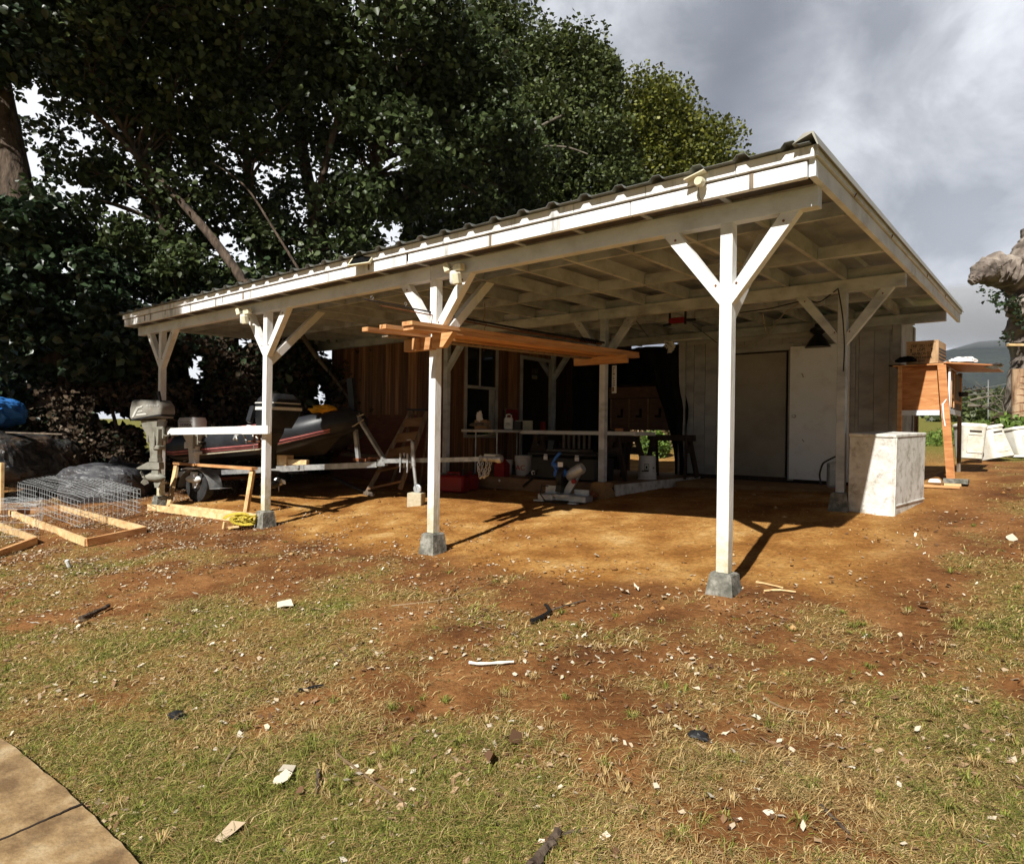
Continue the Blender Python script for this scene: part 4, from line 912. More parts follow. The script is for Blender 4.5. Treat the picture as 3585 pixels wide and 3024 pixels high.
# yellow strap heap
t=V(*G(850,1848)); mb=MB()
for k in range(16):
    a0=random.uniform(0,6.28); r1=random.uniform(.07,.19); c=V(random.uniform(-.08,.08),random.uniform(-.05,.05),random.uniform(.05,.14)); nrm=V(random.uniform(-.6,.6),random.uniform(-.6,.6),1).normalized(); e1=nrm.orthogonal().normalized(); e2=nrm.cross(e1)
    pts=[c+(e1*math.cos(a0+u_)+e2*math.sin(a0+u_)*.8)*r1 for u_ in np.linspace(0,4.4,12)]
    for a,b in zip(pts,pts[1:]):
        if a.z<.01:a.z=.01
        if b.z<.01:b.z=.01
        mb.bar(a,b,.045,.006,up=tuple(nrm+V(.3,.2,0)))
single('tow_strap',mb,M['yel'],'bright yellow webbing strap heaped beside the second footing','strap',t)
mb=MB(); mb.bar((-.05,0,.02),(.12,.05,.05),.05,.03); mb.bar((-.12,-.04,.0),(-.11,-.03,.09),.035,.035); single('wood_offcut',mb,M['pine'],'short timber offcuts under the yellow strap','offcut',(t.x+.02,t.y-.16,t.z))
# ---- tarp wrapped piles on the left
def bundle(name,label,u,v,u2,v2,D,mt,cat,seed,sq=.75,ry=.35,amp=.16,fl=None):
    c=atD((u+u2)/2,(v+v2)/2,D); rx=(u2-u)/2*D/FPX; rz=(v2-v)/2*D/FPX
    mb=MB(); mb.blob((0,0,0),(rx*1.02,rx*ry*1.2+.2,rz*1.05),64,40,amp,3.2,seed,sup=sq)
    # creases
    P=np.array(mb.v); 
    q=fbm(P[:,0]*7+P[:,2]*2,P[:,2]*6+P[:,1]*7,1.,seed+4,4)-.5
    s_=1+q*.16; P=P*s_[:,None]; mb.v=[tuple(p) for p in P]
    return single(name,mb,M[mt],label,cat,c,YAW,smooth=False)
bundle('blue_tarp','blue tarp wrapped over a load on top of the covered pile','u',0,0,0,0,0,0,0) if 0 else None
bundle('blue_tarp','blue tarp wrapped over a load on top of the covered pile',-250,1390,34,1502,12.0,'blue','tarp',3,.6,.5,.10)
bundle('covered_pile','dark sheeting with rusty stains over a pile under the blue tarp',-260,1514,146,1690,11.9,'blacktarp','covered pile',8,.55,.5,.08)
bundle('covered_pile','black creased sheeting sagging beside the stained covered pile',120,1540,262,1700,12.6,'blacktarp','covered pile',5,.7,.5,.14)
bundle('grey_tarp','grey tarp over a low load behind the wire cages',250,1625,520,1770,11.6,'greytarp','tarp',13,.6,.45,.08)
mb=MB(); mb.tube([(-.14,0,0),(-.05,.0,.09),(.02,0,.05),(.06,0,.13),(.10,0,.02)],[.01,.06,.05,.045,.01],7); single('tarp_knot',mb,M['greytarp'],'gathered grey corner of tarp tied on top of the grey tarp','tarp',atD(410,1622,11.4),YAW)
c=atD(70,1512,11.7); mb=MB(); mb.bar((-.8,0,0),(.75,.05,-.03),.14,.02); single('plank',mb,M['oldwood'],'weathered plank lying between the blue tarp and covered pile','plank',c,YAW)
c=atD(6,1690,9.9); bar_thing('stake','upright bare stake at the left edge of the cages','stake',[c-V(0,0,.45),c+V(0,0,.28)] if 0 else [V(*c)-V(0,0,.45),V(*c)+V(0,0,.30)],.09,.04,'pine')
# wire cages (welded mesh boxes) and timber base frames
def wire_cage(name,label,o,ex,ey,h,nx,ny,nz,r=.0028,group=None,bottom=False,warp=0):
    o=V(*o);ex=V(*ex);ey=V(*ey);ez=V(0,0,h); mb=MB()
    def pt(a,b,c):
        p=o+ex*a+ey*b+ez*c
        if warp: p=p+V((fbm(a*3,b*3,1,41)-.5)*warp,(fbm(a*3,b*3,1,43)-.5)*warp,(fbm(a*3,b*3,1,45)-.5)*warp*1.6*c)
        return p
    def line(f,n=8):
        pts=[pt(*f(i/n)) for i in range(n+1)]
        mb.tube(pts,r,3,cap=False)
    for i in range(nx+1):
        a=i/nx; line(lambda s:(a,s,1)); line(lambda s:(a,0,s),3); line(lambda s:(a,1,s),3)
    for j in range(ny+1):
        b=j/ny; line(lambda s:(s,b,1)); line(lambda s:(0,b,s),3); line(lambda s:(1,b,s),3)
    for k in range(nz):
        c=k/nz; line(lambda s:(s,0,c)); line(lambda s:(s,1,c)); line(lambda s:(0,s,c)); line(lambda s:(1,s,c))
    return single(name,mb,M['wire'],label,'wire cage',group=group)
c0=V(*G(280,1853)); c1=V(*G(492,1800)); c2=V(*G(25,1750)); 
e1=c1-c0; e2=c2-c0
wire_cage('wire_cage','long welded wire mesh cage standing over the timber base frame',c0+V(0,0,.03),e1,e2,.36,14,30,5,.0028,warp=.09)
d0=V(*G(124,1880)); wire_cage('wire_cage','smaller wire mesh cage at the left edge of the picture',d0+V(0,0,.02),(-1.5,.5,.0),(-.4,-.55,0),.34,10,6,4,.0018,warp=.05)
def base_frame(name,label,P,w=.04,h=.09):
    t=thing(name,label,'frame'); P=[V(*p) for p in P]
    for i in range(len(P)-1 if len(P)==3 else len(P)):
        a=P[i];b=P[(i+1)%len(P)]; mb=MB(); mb.bar(a+V(0,0,h/2),b+V(0,0,h/2),w,h); o=mb.build('side_board',M['lumber' if i%2==0 else 'pine'],t)
A=G(302,1912);B=G(508,1868);Cc=G(215,1788);D2_=G(35,1806)
base_frame('cage_base_frame','rectangular timber base frame lying under the long wire cage',[A,B,Cc,D2_])
A=G(-60,1975);B=G(125,1905);Cc=G(-40,1838)
base_frame('cage_base_frame','timber base frame cut off by the left edge of the picture',[A,B,Cc])
# ---- step ladder
t=thing('step_ladder','paint spattered wooden step ladder standing open behind the boat','ladder')
f1=V(*G(1270,1738)); f2=V(*G(1365,1720)); top1=V(*atY(1433,1440,2.55)); top2=V(*atY(1497,1445,2.55))
f1=V(-6.5,2.0,float(g(-6.5,2.0))); 
fl=V(*atY(1275,1742,2.15)); fr_=V(*atY(1400,1712,2.25)); tl=V(*atY(1440,1438,2.75)); trr=V(*atY(1496,1440,2.75))
mb=MB(); mb.bar(fl,tl,.03,.07); mb.build('side_rail',M['oldwood'],t); mb=MB(); mb.bar(fr_,trr,.03,.07); mb.build('side_rail',M['oldwood'],t)
for k,(w_) in zip((.1,.30,.5,.68,.86),(0,0,1,1,1)):
    mb=MB(); a=fl.lerp(tl,k);b=fr_.lerp(trr,k); mb.bar(a,b,.10 if not w_ else .03,.025 if not w_ else .14, up=(0,0,1) if not w_ else (0,.25,1)); mb.build('step',M['deck'],t)
mb=MB(); mb.bar(tl+V(-.03,0,.02),trr+V(.03,0,.02),.16,.03); mb.build('top_cap',M['black'],t)
mb=MB(); mb.bar(tl+V(0,.05,0),V(*atY(1290,1745,3.1))+V(.5,0,0),.025,.05); mb.bar(trr+V(0,.05,0),V(*atY(1470,1700,3.1)),.025,.05); mb.build('rear_leg',M['oldwood'],t)
# ---- tables with things on them
def folding_table(name,label,x0,x1,y0,y1,z,mt='plw',rz=0):
    t=thing(name,label,'table',((x0+x1)/2,(y0+y1)/2,DZ),rz); hx,hy=(x1-x0)/2,(y1-y0)/2; h=z-DZ
    mb=MB(); mb.box((-hx,-hy,h-.045),(hx,hy,h),bev=.012); mb.build('table_top',M[mt],t)
    for s in (-1,1):
        mb=MB(); y_=s*(hy-.25)
        mb.tube([(-hx+.12,y_,0),(-hx+.12,y_,h-.05)],.014,8); mb.tube([(hx-.12,y_,0),(hx-.12,y_,h-.05)],.014,8); mb.tube([(-hx+.12,y_,.22),(hx-.12,y_,.22)],.011,8); mb.tube([(-hx+.12,y_,h-.12),(0,y_-s*.3,h-.06)],.009,6); mb.build('leg',M['galvsteel'],t)
    return t
folding_table('folding_table','long white topped folding table below the window of the cedar wall',-6.05,-5.33,3.62,5.25,1.165)
t=thing('work_table','long pale plank table top resting on saw horses on the deck','table')
mb=MB(); mb.box((-5.28,4.28,1.10),(-3.08,4.95,1.16),bev=.006); mb.build('table_top',M['plw'],t)
def sawhorse(x,y,zt,label,rz=0,mt='darkwood'):
    t=thing('saw_horse',label,'saw horse',(x,y,DZ),rz); h=zt-DZ
    mb=MB(); mb.box((-.045,-.42,h-.10),(.045,.42,h)); mb.build('cross_bar',M[mt],t)
    for sy in (-1,1):
        for sx in (-1,1): mb=MB(); mb.bar((sx*.24,sy*.36,0),(sx*.045,sy*.30,h-.03),.04,.085); mb.build('leg',M[mt],t)
        mb=MB(); mb.bar((-.10,sy*.33,h-.24),(.10,sy*.33,h-.24),.02,.12); mb.build('gusset',M[mt],t)
sawhorse(-3.45,4.62,1.095,'dark saw horse under the right end of the plank table')
sawhorse(-3.20,5.75,1.12,'dark saw horse at the right end of the deck behind the bucket',R(90))
sawhorse(-4.9,4.62,1.095,'dark saw horse under the left end of the plank table')
# jug, boxes and clutter on tables
def jug(loc,label):
    t=thing('fluid_jug',label,'jug',loc,R(35)); mb=MB(); mb.box((-.075,-.05,0),(.075,.05,.21),bev=.02); mb.tube([(.045,0,.20),(.05,0,.255),(.0,0,.265),(-.035,0,.25),(-.04,0,.2)],.013,8); mb.build('bottle',M['plw'],t,smooth=True)
    mb=MB(); mb.lathe([(0,.255),(.02,.255),(.02,.285),(0,.285)],10,cen=(.05,0,0)); mb.build('cap',M['black'],t); mb=MB(); mb.box((-.055,-.0525,.05),(.055,-.0515,.125)); l=mb.build('printed_label',M['decal'],t); text('OIL',.045,M['ink'],l,(0,-.053,.10),(R(90),0,0)); return t
pj=atX(1772,1500,-5.50); jug((-5.45,pj[1],1.167),'white fluid jug with a handle on the folding table')
def boxy(name,label,cat,loc,s,mt,rz=0,extra=None):
    mb=MB(); mb.box((-s[0]/2,-s[1]/2,0),(s[0]/2,s[1]/2,s[2]),bev=.006); o=single(name,mb,M[mt],label,cat,loc,rz)
    if extra: extra(o)
    return o
def on1(u,dx=0): # point on folding table top seen at column u
    p=atX(u,1490,-5.7+dx); return (-5.7+dx,min(max(p[1],3.7),5.2),1.167)
boxy('cardboard_box','brown box with crumpled paper on the folding table','box',on1(1690),(.22,.2,.16),'cardb',R(20))
mb=MB(); mb.blob((0,0,0),(.06,.04,.09),14,10,.6,4,5); p=on1(1672); single('crumpled_paper',mb,M['paper'],'crumpled white paper sticking up from the brown box','paper',(p[0],p[1],1.38))
mb=MB(); mb.blob((0,0,.05),(.22,.13,.07),22,12,.4,3,6,flat=.001); p=on1(1615); single('work_gloves',mb,M['oldwood'],'heap of grey work gloves at the left end of the folding table','gloves',p)
mb=MB(); mb.box((-.15,-.02,0),(.15,.0,.22)); p=atX(1795,1450,-6.02); o=single('framed_picture',mb,M['redp'],'small framed red picture leaning on the wall behind the jug','picture',(-6.05,p[1],1.33),R(80))
fm=MB(); fm.box((-.165,-.028,-.012),(.165,.004,.0)); fm.box((-.165,-.028,.22),(.165,.004,.235)); fm.box((-.165,-.028,.001),(-.15,.004,.219)); fm.box((.15,-.028,.001),(.165,.004,.219)); fm.build('picture_frame',M['oldwood'],o)
boxy('radio','cream box shaped radio on the folding table','radio',on1(1835,.1),(.30,.12,.17),'cream',R(28))
boxy('tool_case','dark red and black tool case beside the white jug','case',(-5.36,on1(1805,.3)[1],1.167),(.16,.12,.15),'black',R(20))
boxy('red_can','small red and white can beside the radio','can',(-5.42,5.12,1.167),(.07,.07,.16),'redp')
boxy('wood_offcut','orange wood offcut lying on the plank table','offcut',(-3.42,4.40,1.162),(.12,.05,.045),'plyorange',R(10))
# under the tables
p=G(1720,1450)
def bucket(loc,label,r0=.145,r1=.125,h=.36,up=True,mt='plw',name='bucket'):
    t=thing(name,label,'bucket',loc)
    pr=[(0,0),(r1,0),(r1+(r0-r1)*.7,h*.72),(r0+.006,h*.73),(r0+.006,h*.76),(r0,h*.77),(r0,h*.84),(r0+.008,h*.85),(r0+.008,h*.88),(r0,h*.89),(r0+.002,h*.97),(r0+.01,h),(r0-.004,h),(r0-.008,h*.9),(0,h*.85)]
    if not up: pr=[(a,h-b) for a,b in pr][::-1]; pr=[(a,b) for a,b in pr if not(a==0 and b<.1*h)]; 
    mb=MB(); mb.lathe(pr,28); mb.build('pail',M[mt],t,smooth=True); return t
t=bucket((-3.215,4.94,DZ),'white bucket standing upside down on the deck edge',.145,.128,.37,False)
def curved(t,mt,name,a0,a1,z0,z1,r,n=5):
    mb=MB(); vs=[]
    for k in range(n+1):
        a=R(a0+(a1-a0)*k/n); vs+=[(r*math.cos(a),r*math.sin(a),z0),(r*math.cos(a),r*math.sin(a),z1)]
    mb.add(vs,[(2*k,2*k+2,2*k+3,2*k+1) for k in range(n)]); return mb.build(name,M[mt],t)
curved(t,'legm','printed_panel',-82,-50,.13,.25,.1385); curved(t,'plw','printed_panel',-78,-54,.165,.235,.1392); curved(t,'ink','printed_bar',-100,-52,.125,.142,.1400); curved(t,'ink','printed_spot',-72,-60,.175,.215,.1398,3)
curved(t,'legm','printed_block',-25,-8,.17,.20,.1388,3);curved(t,'legm','printed_block',-25,-8,.125,.133,.1390,3)
t=bucket((-5.05,4.10,DZ),'white bucket with red letters under the folding table',.15,.13,.33); text('AC',.12,M['inkred'],t,(.045,-.148,.13),(R(90),0,R(22)))
bucket((-5.35,4.0,DZ),'smaller white bucket left of the lettered bucket',.11,.10,.25)
# fuel cans
def fuel(loc,rz,s,label):
    t=thing('fuel_can',label,'fuel can',loc,rz); a,b,h=s; mb=MB(); mb.box((-a,-b,0),(a,b,h),bev=.03); mb.build('tank',M['redp'],t,smooth=True)
    mb=MB(); mb.box((-a*.55,-.015,h+.02),(a*.5,.015,h+.05),bev=.006); mb.box((-a*.55,-.015,h-.01),(-a*.4,.015,h+.03)); mb.box((a*.35,-.015,h-.01),(a*.5,.015,h+.03)); mb.build('handle',M['redp'],t)
    mb=MB(); mb.lathe([(0,0),(.025,0),(.025,.03),(.012,.035),(.010,.11),(0,.11)],10,cen=(a*.7,0,h-.01)); mb.build('spout',M['black'],t); return t
p=G(1590,1722); fuel(p,R(10),(.24,.12,.27),'wide dark red fuel can behind the middle front post')
p=G(1648,1714); fuel(p,R(-20),(.12,.10,.25),'narrow dark red fuel can right of the wide one')
def pfuel():
    t=thing('fuel_can','bright red fuel can with tapered top on the deck edge','fuel can',(-5.12,3.62,DZ)); mb=MB()
    vs=[];
    for z,r_ in ((0,.095),(.20,.095),(.27,.045),(.30,.03)):
        for sx,sy in ((-1,-1),(1,-1),(1,1),(-1,1)): vs.append((sx*r_*1.05,sy*r_*.8,z))
    mb.add(vs,[(3,2,1,0),(12,13,14,15)]+[(i*4+j,i*4+(j+1)%4,(i+1)*4+(j+1)%4,(i+1)*4+j) for i in range(3) for j in range(4)]); mb.build('tank',M['redp'],t)
    mb=MB(); mb.lathe([(0,.30),(.03,.30),(.03,.34),(.014,.345),(.014,.42),(0,.42)],10); mb.build('spout',M['black'],t)
pfuel()
mb=MB(); mb.blob((0,0,0),(.75,.28,.20),40,20,.5,3.,9,flat=0); single('folded_tarp',mb,M['greytarp'],'grey tarp heaped on the deck under the tables','tarp',(-5.0,4.35,DZ))
# black tote
t=thing('storage_tote','big black storage tote with white latches on the deck','tote',(-3.93,3.86,DZ+.004)); mb=MB(); mb.box((-.60,-.27,0),(.60,.27,.36),bev=.03); mb.build('body',M['black'],t); mb=MB(); mb.box((-.63,-.30,.362),(.63,.30,.42),bev=.02); mb.build('lid',M['black'],t)
for x in (-.27,.30): mb=MB(); mb.box((x-.035,-.312,.30),(x+.035,-.3005,.36)); mb.box((x-.03,-.312,.37),(x+.03,-.303,.385)); mb.build('latch',M['inkblue'],t)
mb=MB(); mb.lathe([(0,-.004),(.035,-.004),(.035,0),(0,0)],16,axis='Y',cen=(-.53,-.271,.09)); l=mb.build('round_sticker',M['inkblue'],t); mb=MB(); mb.lathe([(0,-.002),(.018,-.002),(.018,0),(0,0)],10,axis='Y',cen=(-.53,-.2755,.09)); mb.build('sticker_mark',M['ink'],l)
# stacked chairs / slatted bench behind the tote
t=thing('wooden_chair','slatted wooden chair behind the black tote','chair',(-4.25,4.25,DZ)); mb=MB(); mb.box((-.30,-.2,.42),(.30,.25,.45)); mb.build('seat',M['oldwood'],t)
for k in range(6): mb=MB(); mb.box((-.28+.1*k,.22,.46),(-.24+.1*k,.24,.72)); mb.build('slat',M['oldwood'],t)
for sx in (-.27,.27):
    for sy in (-.17,.22): mb=MB(); mb.box((sx-.02,sy-.02,0),(sx+.02,sy+.02,.419)); mb.build('leg',M['oldwood'],t)
# mitre saw on the ground
p=V(*G(1975,1758)); t=thing('mitre_saw','blue handled mitre saw standing on the dirt in front of the deck','mitre saw',p,R(8)); t.scale=(1.05,)*3
mb=MB(); mb.box((-.33,-.12,.02),(-.10,.10,.10),bev=.01); mb.box((.12,-.12,.02),(.36,.10,.10),bev=.01); mb.box((-.10,-.08,.03),(.12,.08,.075)); mb.box((-.30,.05,.10),(-.08,.075,.20)); mb.box((.12,.05,.10),(.32,.075,.17)); mb.box((-.40,-.10,.0),(-.25,-.03,.02)); mb.box((.14,-.18,0),(.26,-.1,.02)); b_=mb.build('base',M['alu'],t)
mb=MB(); mb.lathe([(0,-.0),(.15,0),(.15,.03),(0,.03)],28,cen=(0,-.02,.08)); mb.build('turntable',M['alu'],t,smooth=True)
mb=MB(); mb.bar((0,.06,.10),(.14,.08,.36),.07,.09); mb.build('arm',M['alu'],t)
mb=MB(); mb.at((-.02,-.0,.33),ry=R(8)); mb.lathe([(0,-.035),(.14,-.035),(.15,-.02),(.15,.02),(.14,.035),(0,.035)],24,axis='X'); mb.box((-.035,-.1,-.2),(.035,.08,0)); mb.build('blade_guard',M['black'],t,smooth=True)
mb=MB(); mb.at((.16,.0,.40),ry=R(58)); mb.lathe([(0,-.13),(.06,-.13),(.075,-.10),(.075,.08),(.06,.12),(0,.12)],18); mb.build('motor',M['alu'],t,smooth=True)
mb=MB(); mb.tube([(-.07,-.05,.38),(-.15,-.05,.50),(-.10,-.05,.58),(-.04,-.05,.64)],.02,8); mb.tube([(-.15,-.05,.49),(-.03,-.05,.46),(.06,-.04,.36)],.03,8); mb.box((-.13,-.07,.33),(.03,.0,.41),bev=.012); mb.build('handle',M['bluetool'],t)
mb=MB(); mb.box((-.05,-.10,.46),(.02,-.085,.52)); mb.build('sticker',M['inkblue'],t); mb=MB(); mb.lathe([(0,-.02),(.03,-.02),(.03,.02),(0,.02)],12,axis='Y',cen=(.16,-.05,.28)); mb.build('knob',M['redp'],t)
mb=MB(); mb.tube([(-.18,-.1,.2),(-.26,-.14,.22),(-.27,-.15,.10),(-.17,-.2,.02),(.0,-.24,.012),(.14,-.2,.012)],.008,6); mb.build('power_cord',M['black'],t)
# drill / hose bits by the footing
mb=MB(); mb.blob((0,0,.05),(.16,.12,.09),20,12,.4,3,15,flat=0); single('rust_coloured_heap',mb,M['rust'],'reddish brown clod heap beside the dirty footing','heap',V(*G(2052,1752)))
cable([V(*G(1810,1716))+V(0,0,.02),atY(1850,1690,3.44),atY(1880,1660,3.46),atY(1880,1600,4.0)],.008,'black lead hanging over the deck edge left of the saw')
cable([V(*G(1840,1716))+V(0,0,.02),atY(1830,1700,3.40),atY(1862,1675,3.46),atY(1872,1650,3.6)],.008,'second black lead beside the first one over the deck edge')
cable([V(*G(2155,1735))+V(0,0,.02),atY(2148,1712,3.35),atY(2128,1688,3.40),atY(2110,1672,3.6)],.009,'dark cable curling down past the dirty footing')
# ---- back of the deck: black sheet, nest boxes, drape, sign
def sheetmesh(name,label,pts_fn,nu,nv,mt,cat='sheet',th=.004):
    mb=MB(); vs=[pts_fn(i/nu,j/nv) for i in range(nu+1) for j in range(nv+1)]
    vs2=[(x,y+th,z) for x,y,z in vs]; k=len(vs)
    fs=[(i*(nv+1)+j,(i+1)*(nv+1)+j,(i+1)*(nv+1)+j+1,i*(nv+1)+j+1) for i in range(nu) for j in range(nv)]
    mb.add(vs+vs2,fs+[tuple(k+q for q in f[::-1]) for f in fs]); return single(name,mb,M[mt],label,cat,smooth=True)
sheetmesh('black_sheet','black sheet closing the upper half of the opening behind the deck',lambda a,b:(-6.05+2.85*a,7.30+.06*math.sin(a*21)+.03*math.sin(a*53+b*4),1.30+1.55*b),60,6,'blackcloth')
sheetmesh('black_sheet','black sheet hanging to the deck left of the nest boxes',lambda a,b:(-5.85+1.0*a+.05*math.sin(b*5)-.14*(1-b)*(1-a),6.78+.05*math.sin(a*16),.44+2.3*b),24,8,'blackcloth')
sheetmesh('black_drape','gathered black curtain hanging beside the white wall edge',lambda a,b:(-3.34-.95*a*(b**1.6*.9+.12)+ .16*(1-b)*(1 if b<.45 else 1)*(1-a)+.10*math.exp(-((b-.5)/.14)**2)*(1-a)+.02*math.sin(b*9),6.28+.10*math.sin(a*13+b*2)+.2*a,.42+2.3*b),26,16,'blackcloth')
t=thing('nest_box_unit','row of dark wooden nest boxes in the opening behind the deck','nest boxes',(-4.13,6.75,0)); 
mb=MB(); mb.box((-.86,0,1.20),(.80,.42,1.23)); mb.box((-.86,.40,1.23),(.80,.42,1.8)); mb.prism([(-.02,1.81),(.42,2.10),(.42,2.12),(-.02,2.02)],-.88,.82,'X'); mb.build('carcass',M['cabwood'],t)
for k in range(5): mb=MB(); x=-.86+.405*k; mb.box((x,-.004,1.235),(x+.03,.395,1.80)); mb.build('divider',M['deck'],t)
for k in range(4): mb=MB(); x=-.83+.405*k; mb.box((x+.002,.015,1.235),(x+.372,.028,1.80)); pn=mb.build('front_panel',M['cabwood'],t); mb=MB(); mb.prism([(x+.20,1.48),(x+.20,1.61),(x+.25,1.61),(x+.25,1.44),(x+.12,1.44),(x+.12,1.48)],.008,.0145,'Y'); mb.build('entry_hole',M['blackcloth'],pn)
for x in (-.8,.70):
    for y in (.05,.36): mb=MB(); mb.box((x,y,.42),(x+.05,y+.05,1.199)); mb.build('leg',M['darkwood'],t)
mb=MB(); mb.box((-.04,0,-.22),(.04,.01,.22)); p=atY(2150,1328,4.6); o=single('wall_chart','narrow white chart with dark markings hanging behind the rear middle post'and mb,M['plw'],'narrow white chart with dark markings hanging behind the rear middle post','chart',p) if 0 else single('wall_chart',mb,M['plw'],'narrow white chart with dark markings hanging behind the rear middle post','chart',p)
mb=MB()
for k in range(9): z=.18-k*.035; mb.box((-.025,-.003,z),(-.025+random.uniform(.02,.045),-.001,z+random.uniform(.008,.02)))
mb.build('chart_marking',M['ink'],o); mb=MB(); mb.box((-.03,-.003,-.19),(.0,-.001,-.12)); mb.build('chart_marking',M['rust'],o)
mb=MB(); mb.box((-1.0,0,0),(1.3,.09,.09)); single('roof_beam_offcut',mb,M['cabwood'],'brown timber hanging high across the dark opening','timber',atY(2330,1196,6.9))
mb=MB()
for k in range(7): mb.tube([(random.uniform(-.09,.12),random.uniform(-.05,.05),random.uniform(-.12,.1)) for q in range(3)],random.uniform(.012,.03),6)
single('shell_mobile',mb,M['plw'],'small pale shell mobile hanging in the dark opening','mobile',atY(2340,1210,5.6))
mb=MB(); mb.bar((-.28,0,0),(.28,0,0),.02,.02); single('curtain_rail',mb,M['plw'],'short white rail at the top of the black curtain','rail',atY(2403,1189,6.0))
mb=MB(); mb.box((-.09,0,-.10),(.09,.008,.10)); p=atX(1880,1305,-6.2); t=thing('window_sticker','pale sticker behind the dark glass of the doorway','sticker',(-6.35,p[1]+.12,p[2]),R(90))
mb=MB(); 
for k in range(4): mb.bar((-.08+k*.05,0,.0),(-.06+k*.05,0,.10),.008,.004)
mb.box((-.09,0,-.11),(.09,.004,-.03)); mb.build('print',M['legm'],t)
# ---- white cabinet lying by the right rear post
pb=V(.53,3.17,0); gz=.262
rz=R(-9); t=thing('white_cabinet','grimy white cabinet standing on the dirt right of the rear post','cabinet',(pb.x,pb.y,gz-.01),rz,ry=R(1.5),rx=R(1.8))
mb=MB(); W_,D_b,H_=.455,.92,.905
mb.box((-W_,0,.02),(0,D_b,H_-.035),bev=.006); mb.build('body',M['boxw'],t)
mb=MB(); mb.box((-W_-.006,-.012,H_-.034),(.006,D_b+.004,H_),bev=.006); mb.build('top_board',M['boxw'],t)
mb=MB(); mb.box((.001,.0,.16),(.009,D_b,.175),bev=.002); mb.box((.001,-.002,.0),(.012,.03,H_-.036)); mb.box((-W_-.003,-.010,.005),(.004,-.001,.035)); mb.box((-.02,-.010,.036),(.0,-.001,H_-.036)); mb.build('edge_trim',M['boxw'],t)
# ---- rabbit hutch on legs
hx0,hx1,hy0,hy1=.19,.76,5.45,6.85; t=thing('rabbit_hutch','orange plywood hutch on tall timber legs beside the white wall','hutch')
mb=MB(); mb.box((hx0+.04,hy0+.02,1.49),(hx1-.09,hy0+.04,2.055),c=.2); mb.box((hx0+.02,hy0+.05,1.50),(hx0+.035,hy1,2.05)); mb.box((hx0+.04,hy1-.02,1.5),(hx1-.05,hy1,2.05)); mb.box((hx0+.036,hy0+.05,1.49),(hx1-.05,hy1-.02,1.505)); mb.build('side_panel',M['plyorange'],t)
for (x,y) in ((hx0,hy0),(hx0,hy1-.05),(hx1-.04,hy1-.02)):
    mb=MB(); gz=float(g(x,y))-.04; mb.box((x,y-.045,gz),(x+.045,y+.045,2.06)); mb.build('leg',M['lumber' if y==hy0 else 'oldwood'],t)
gz=float(g(.76,5.4)); mb=MB(); q0=V(.80,5.36,gz+.07); q1=V(.68,5.41,2.058); mb.bar(q0,q1,.092,.045,up=(0,1,0)); mb.build('leg',M['plyorange'],t)
mb=MB(); mb.box((hx0+.045,hy0-.02,1.42),(hx1-.1,hy0+.019,1.485)); mb.box((hx1-.02,hy0+.06,1.44),(hx1+.005,hy1+.02,1.51)); mb.box((hx1-.018,hy0+.06,1.515),(hx1+.004,hy0+.14,2.02)); mb.build('white_rail',M['white'],t)
mb=MB(); mb.box((hx1-.03,hy0+.16,1.52),(hx1-.004,hy1-.06,2.0)); dr=mb.build('hutch_door',M['oldwood'],t); mb=MB(); 
for y in (hy0+.17,hy0+.44,hy1-.12): mb.box((hx1-.003,y,1.53),(hx1+.01,y+.05,1.99)); 
mb.box((hx1-.003,hy0+.221,1.65),(hx1+.008,hy0+.439,1.70)); mb.box((hx1-.003,hy0+.491,1.60),(hx1+.008,hy1-.121,1.64)); mb.build('door_batten',M['lumber'],dr); mb=MB(); mb.box((hx1-.003,hy0+.223,1.72),(hx1+.0,hy0+.43,1.94)); mb.build('mesh_opening',M['black'],dr)
# roof board with the right side flap tilted
mb=MB(); mb.box((hx0-.06,hy0-.05,2.062),(hx1-.06,hy1+.06,2.08),c=.5); mb.add([(hx1-.06,hy0-.05,2.082),(1.20,hy0-.0,2.03),(1.24,hy1+.1,2.06),(hx1-.06,hy1+.1,2.085),(hx1-.06,hy0-.05,2.096),(1.20,hy0-.0,2.044),(1.24,hy1+.1,2.074),(hx1-.06,hy1+.1,2.099)],[(0,3,2,1),(4,5,6,7),(0,1,5,4),(1,2,6,5),(2,3,7,6),(3,0,4,7)]); mb.build('roof_board',M['plyorange'],t)
mb=MB(); mb.blob((1.20,hy0+.35,2.055),(.10,.24,.035),18,10,.3,3,7); mb.build('roof_sheeting',M['blacktarp'],t)
mb=MB(); mb.lathe([(0,0),(.05,.0),(.06,.06),(.05,.06),(.04,.01)],12,cen=(.86,hy0+.55,1.68)); mb.build('feeder_cup',M['black'],t)
mb=MB(); mb.tube([(.74,5.37,1.62),(.70,5.36,1.55),(.715,5.35,1.38),(.73,5.36,1.28)],[.006,.012,.008,.010],6); mb.build('tied_cloth',M['paper'],t)
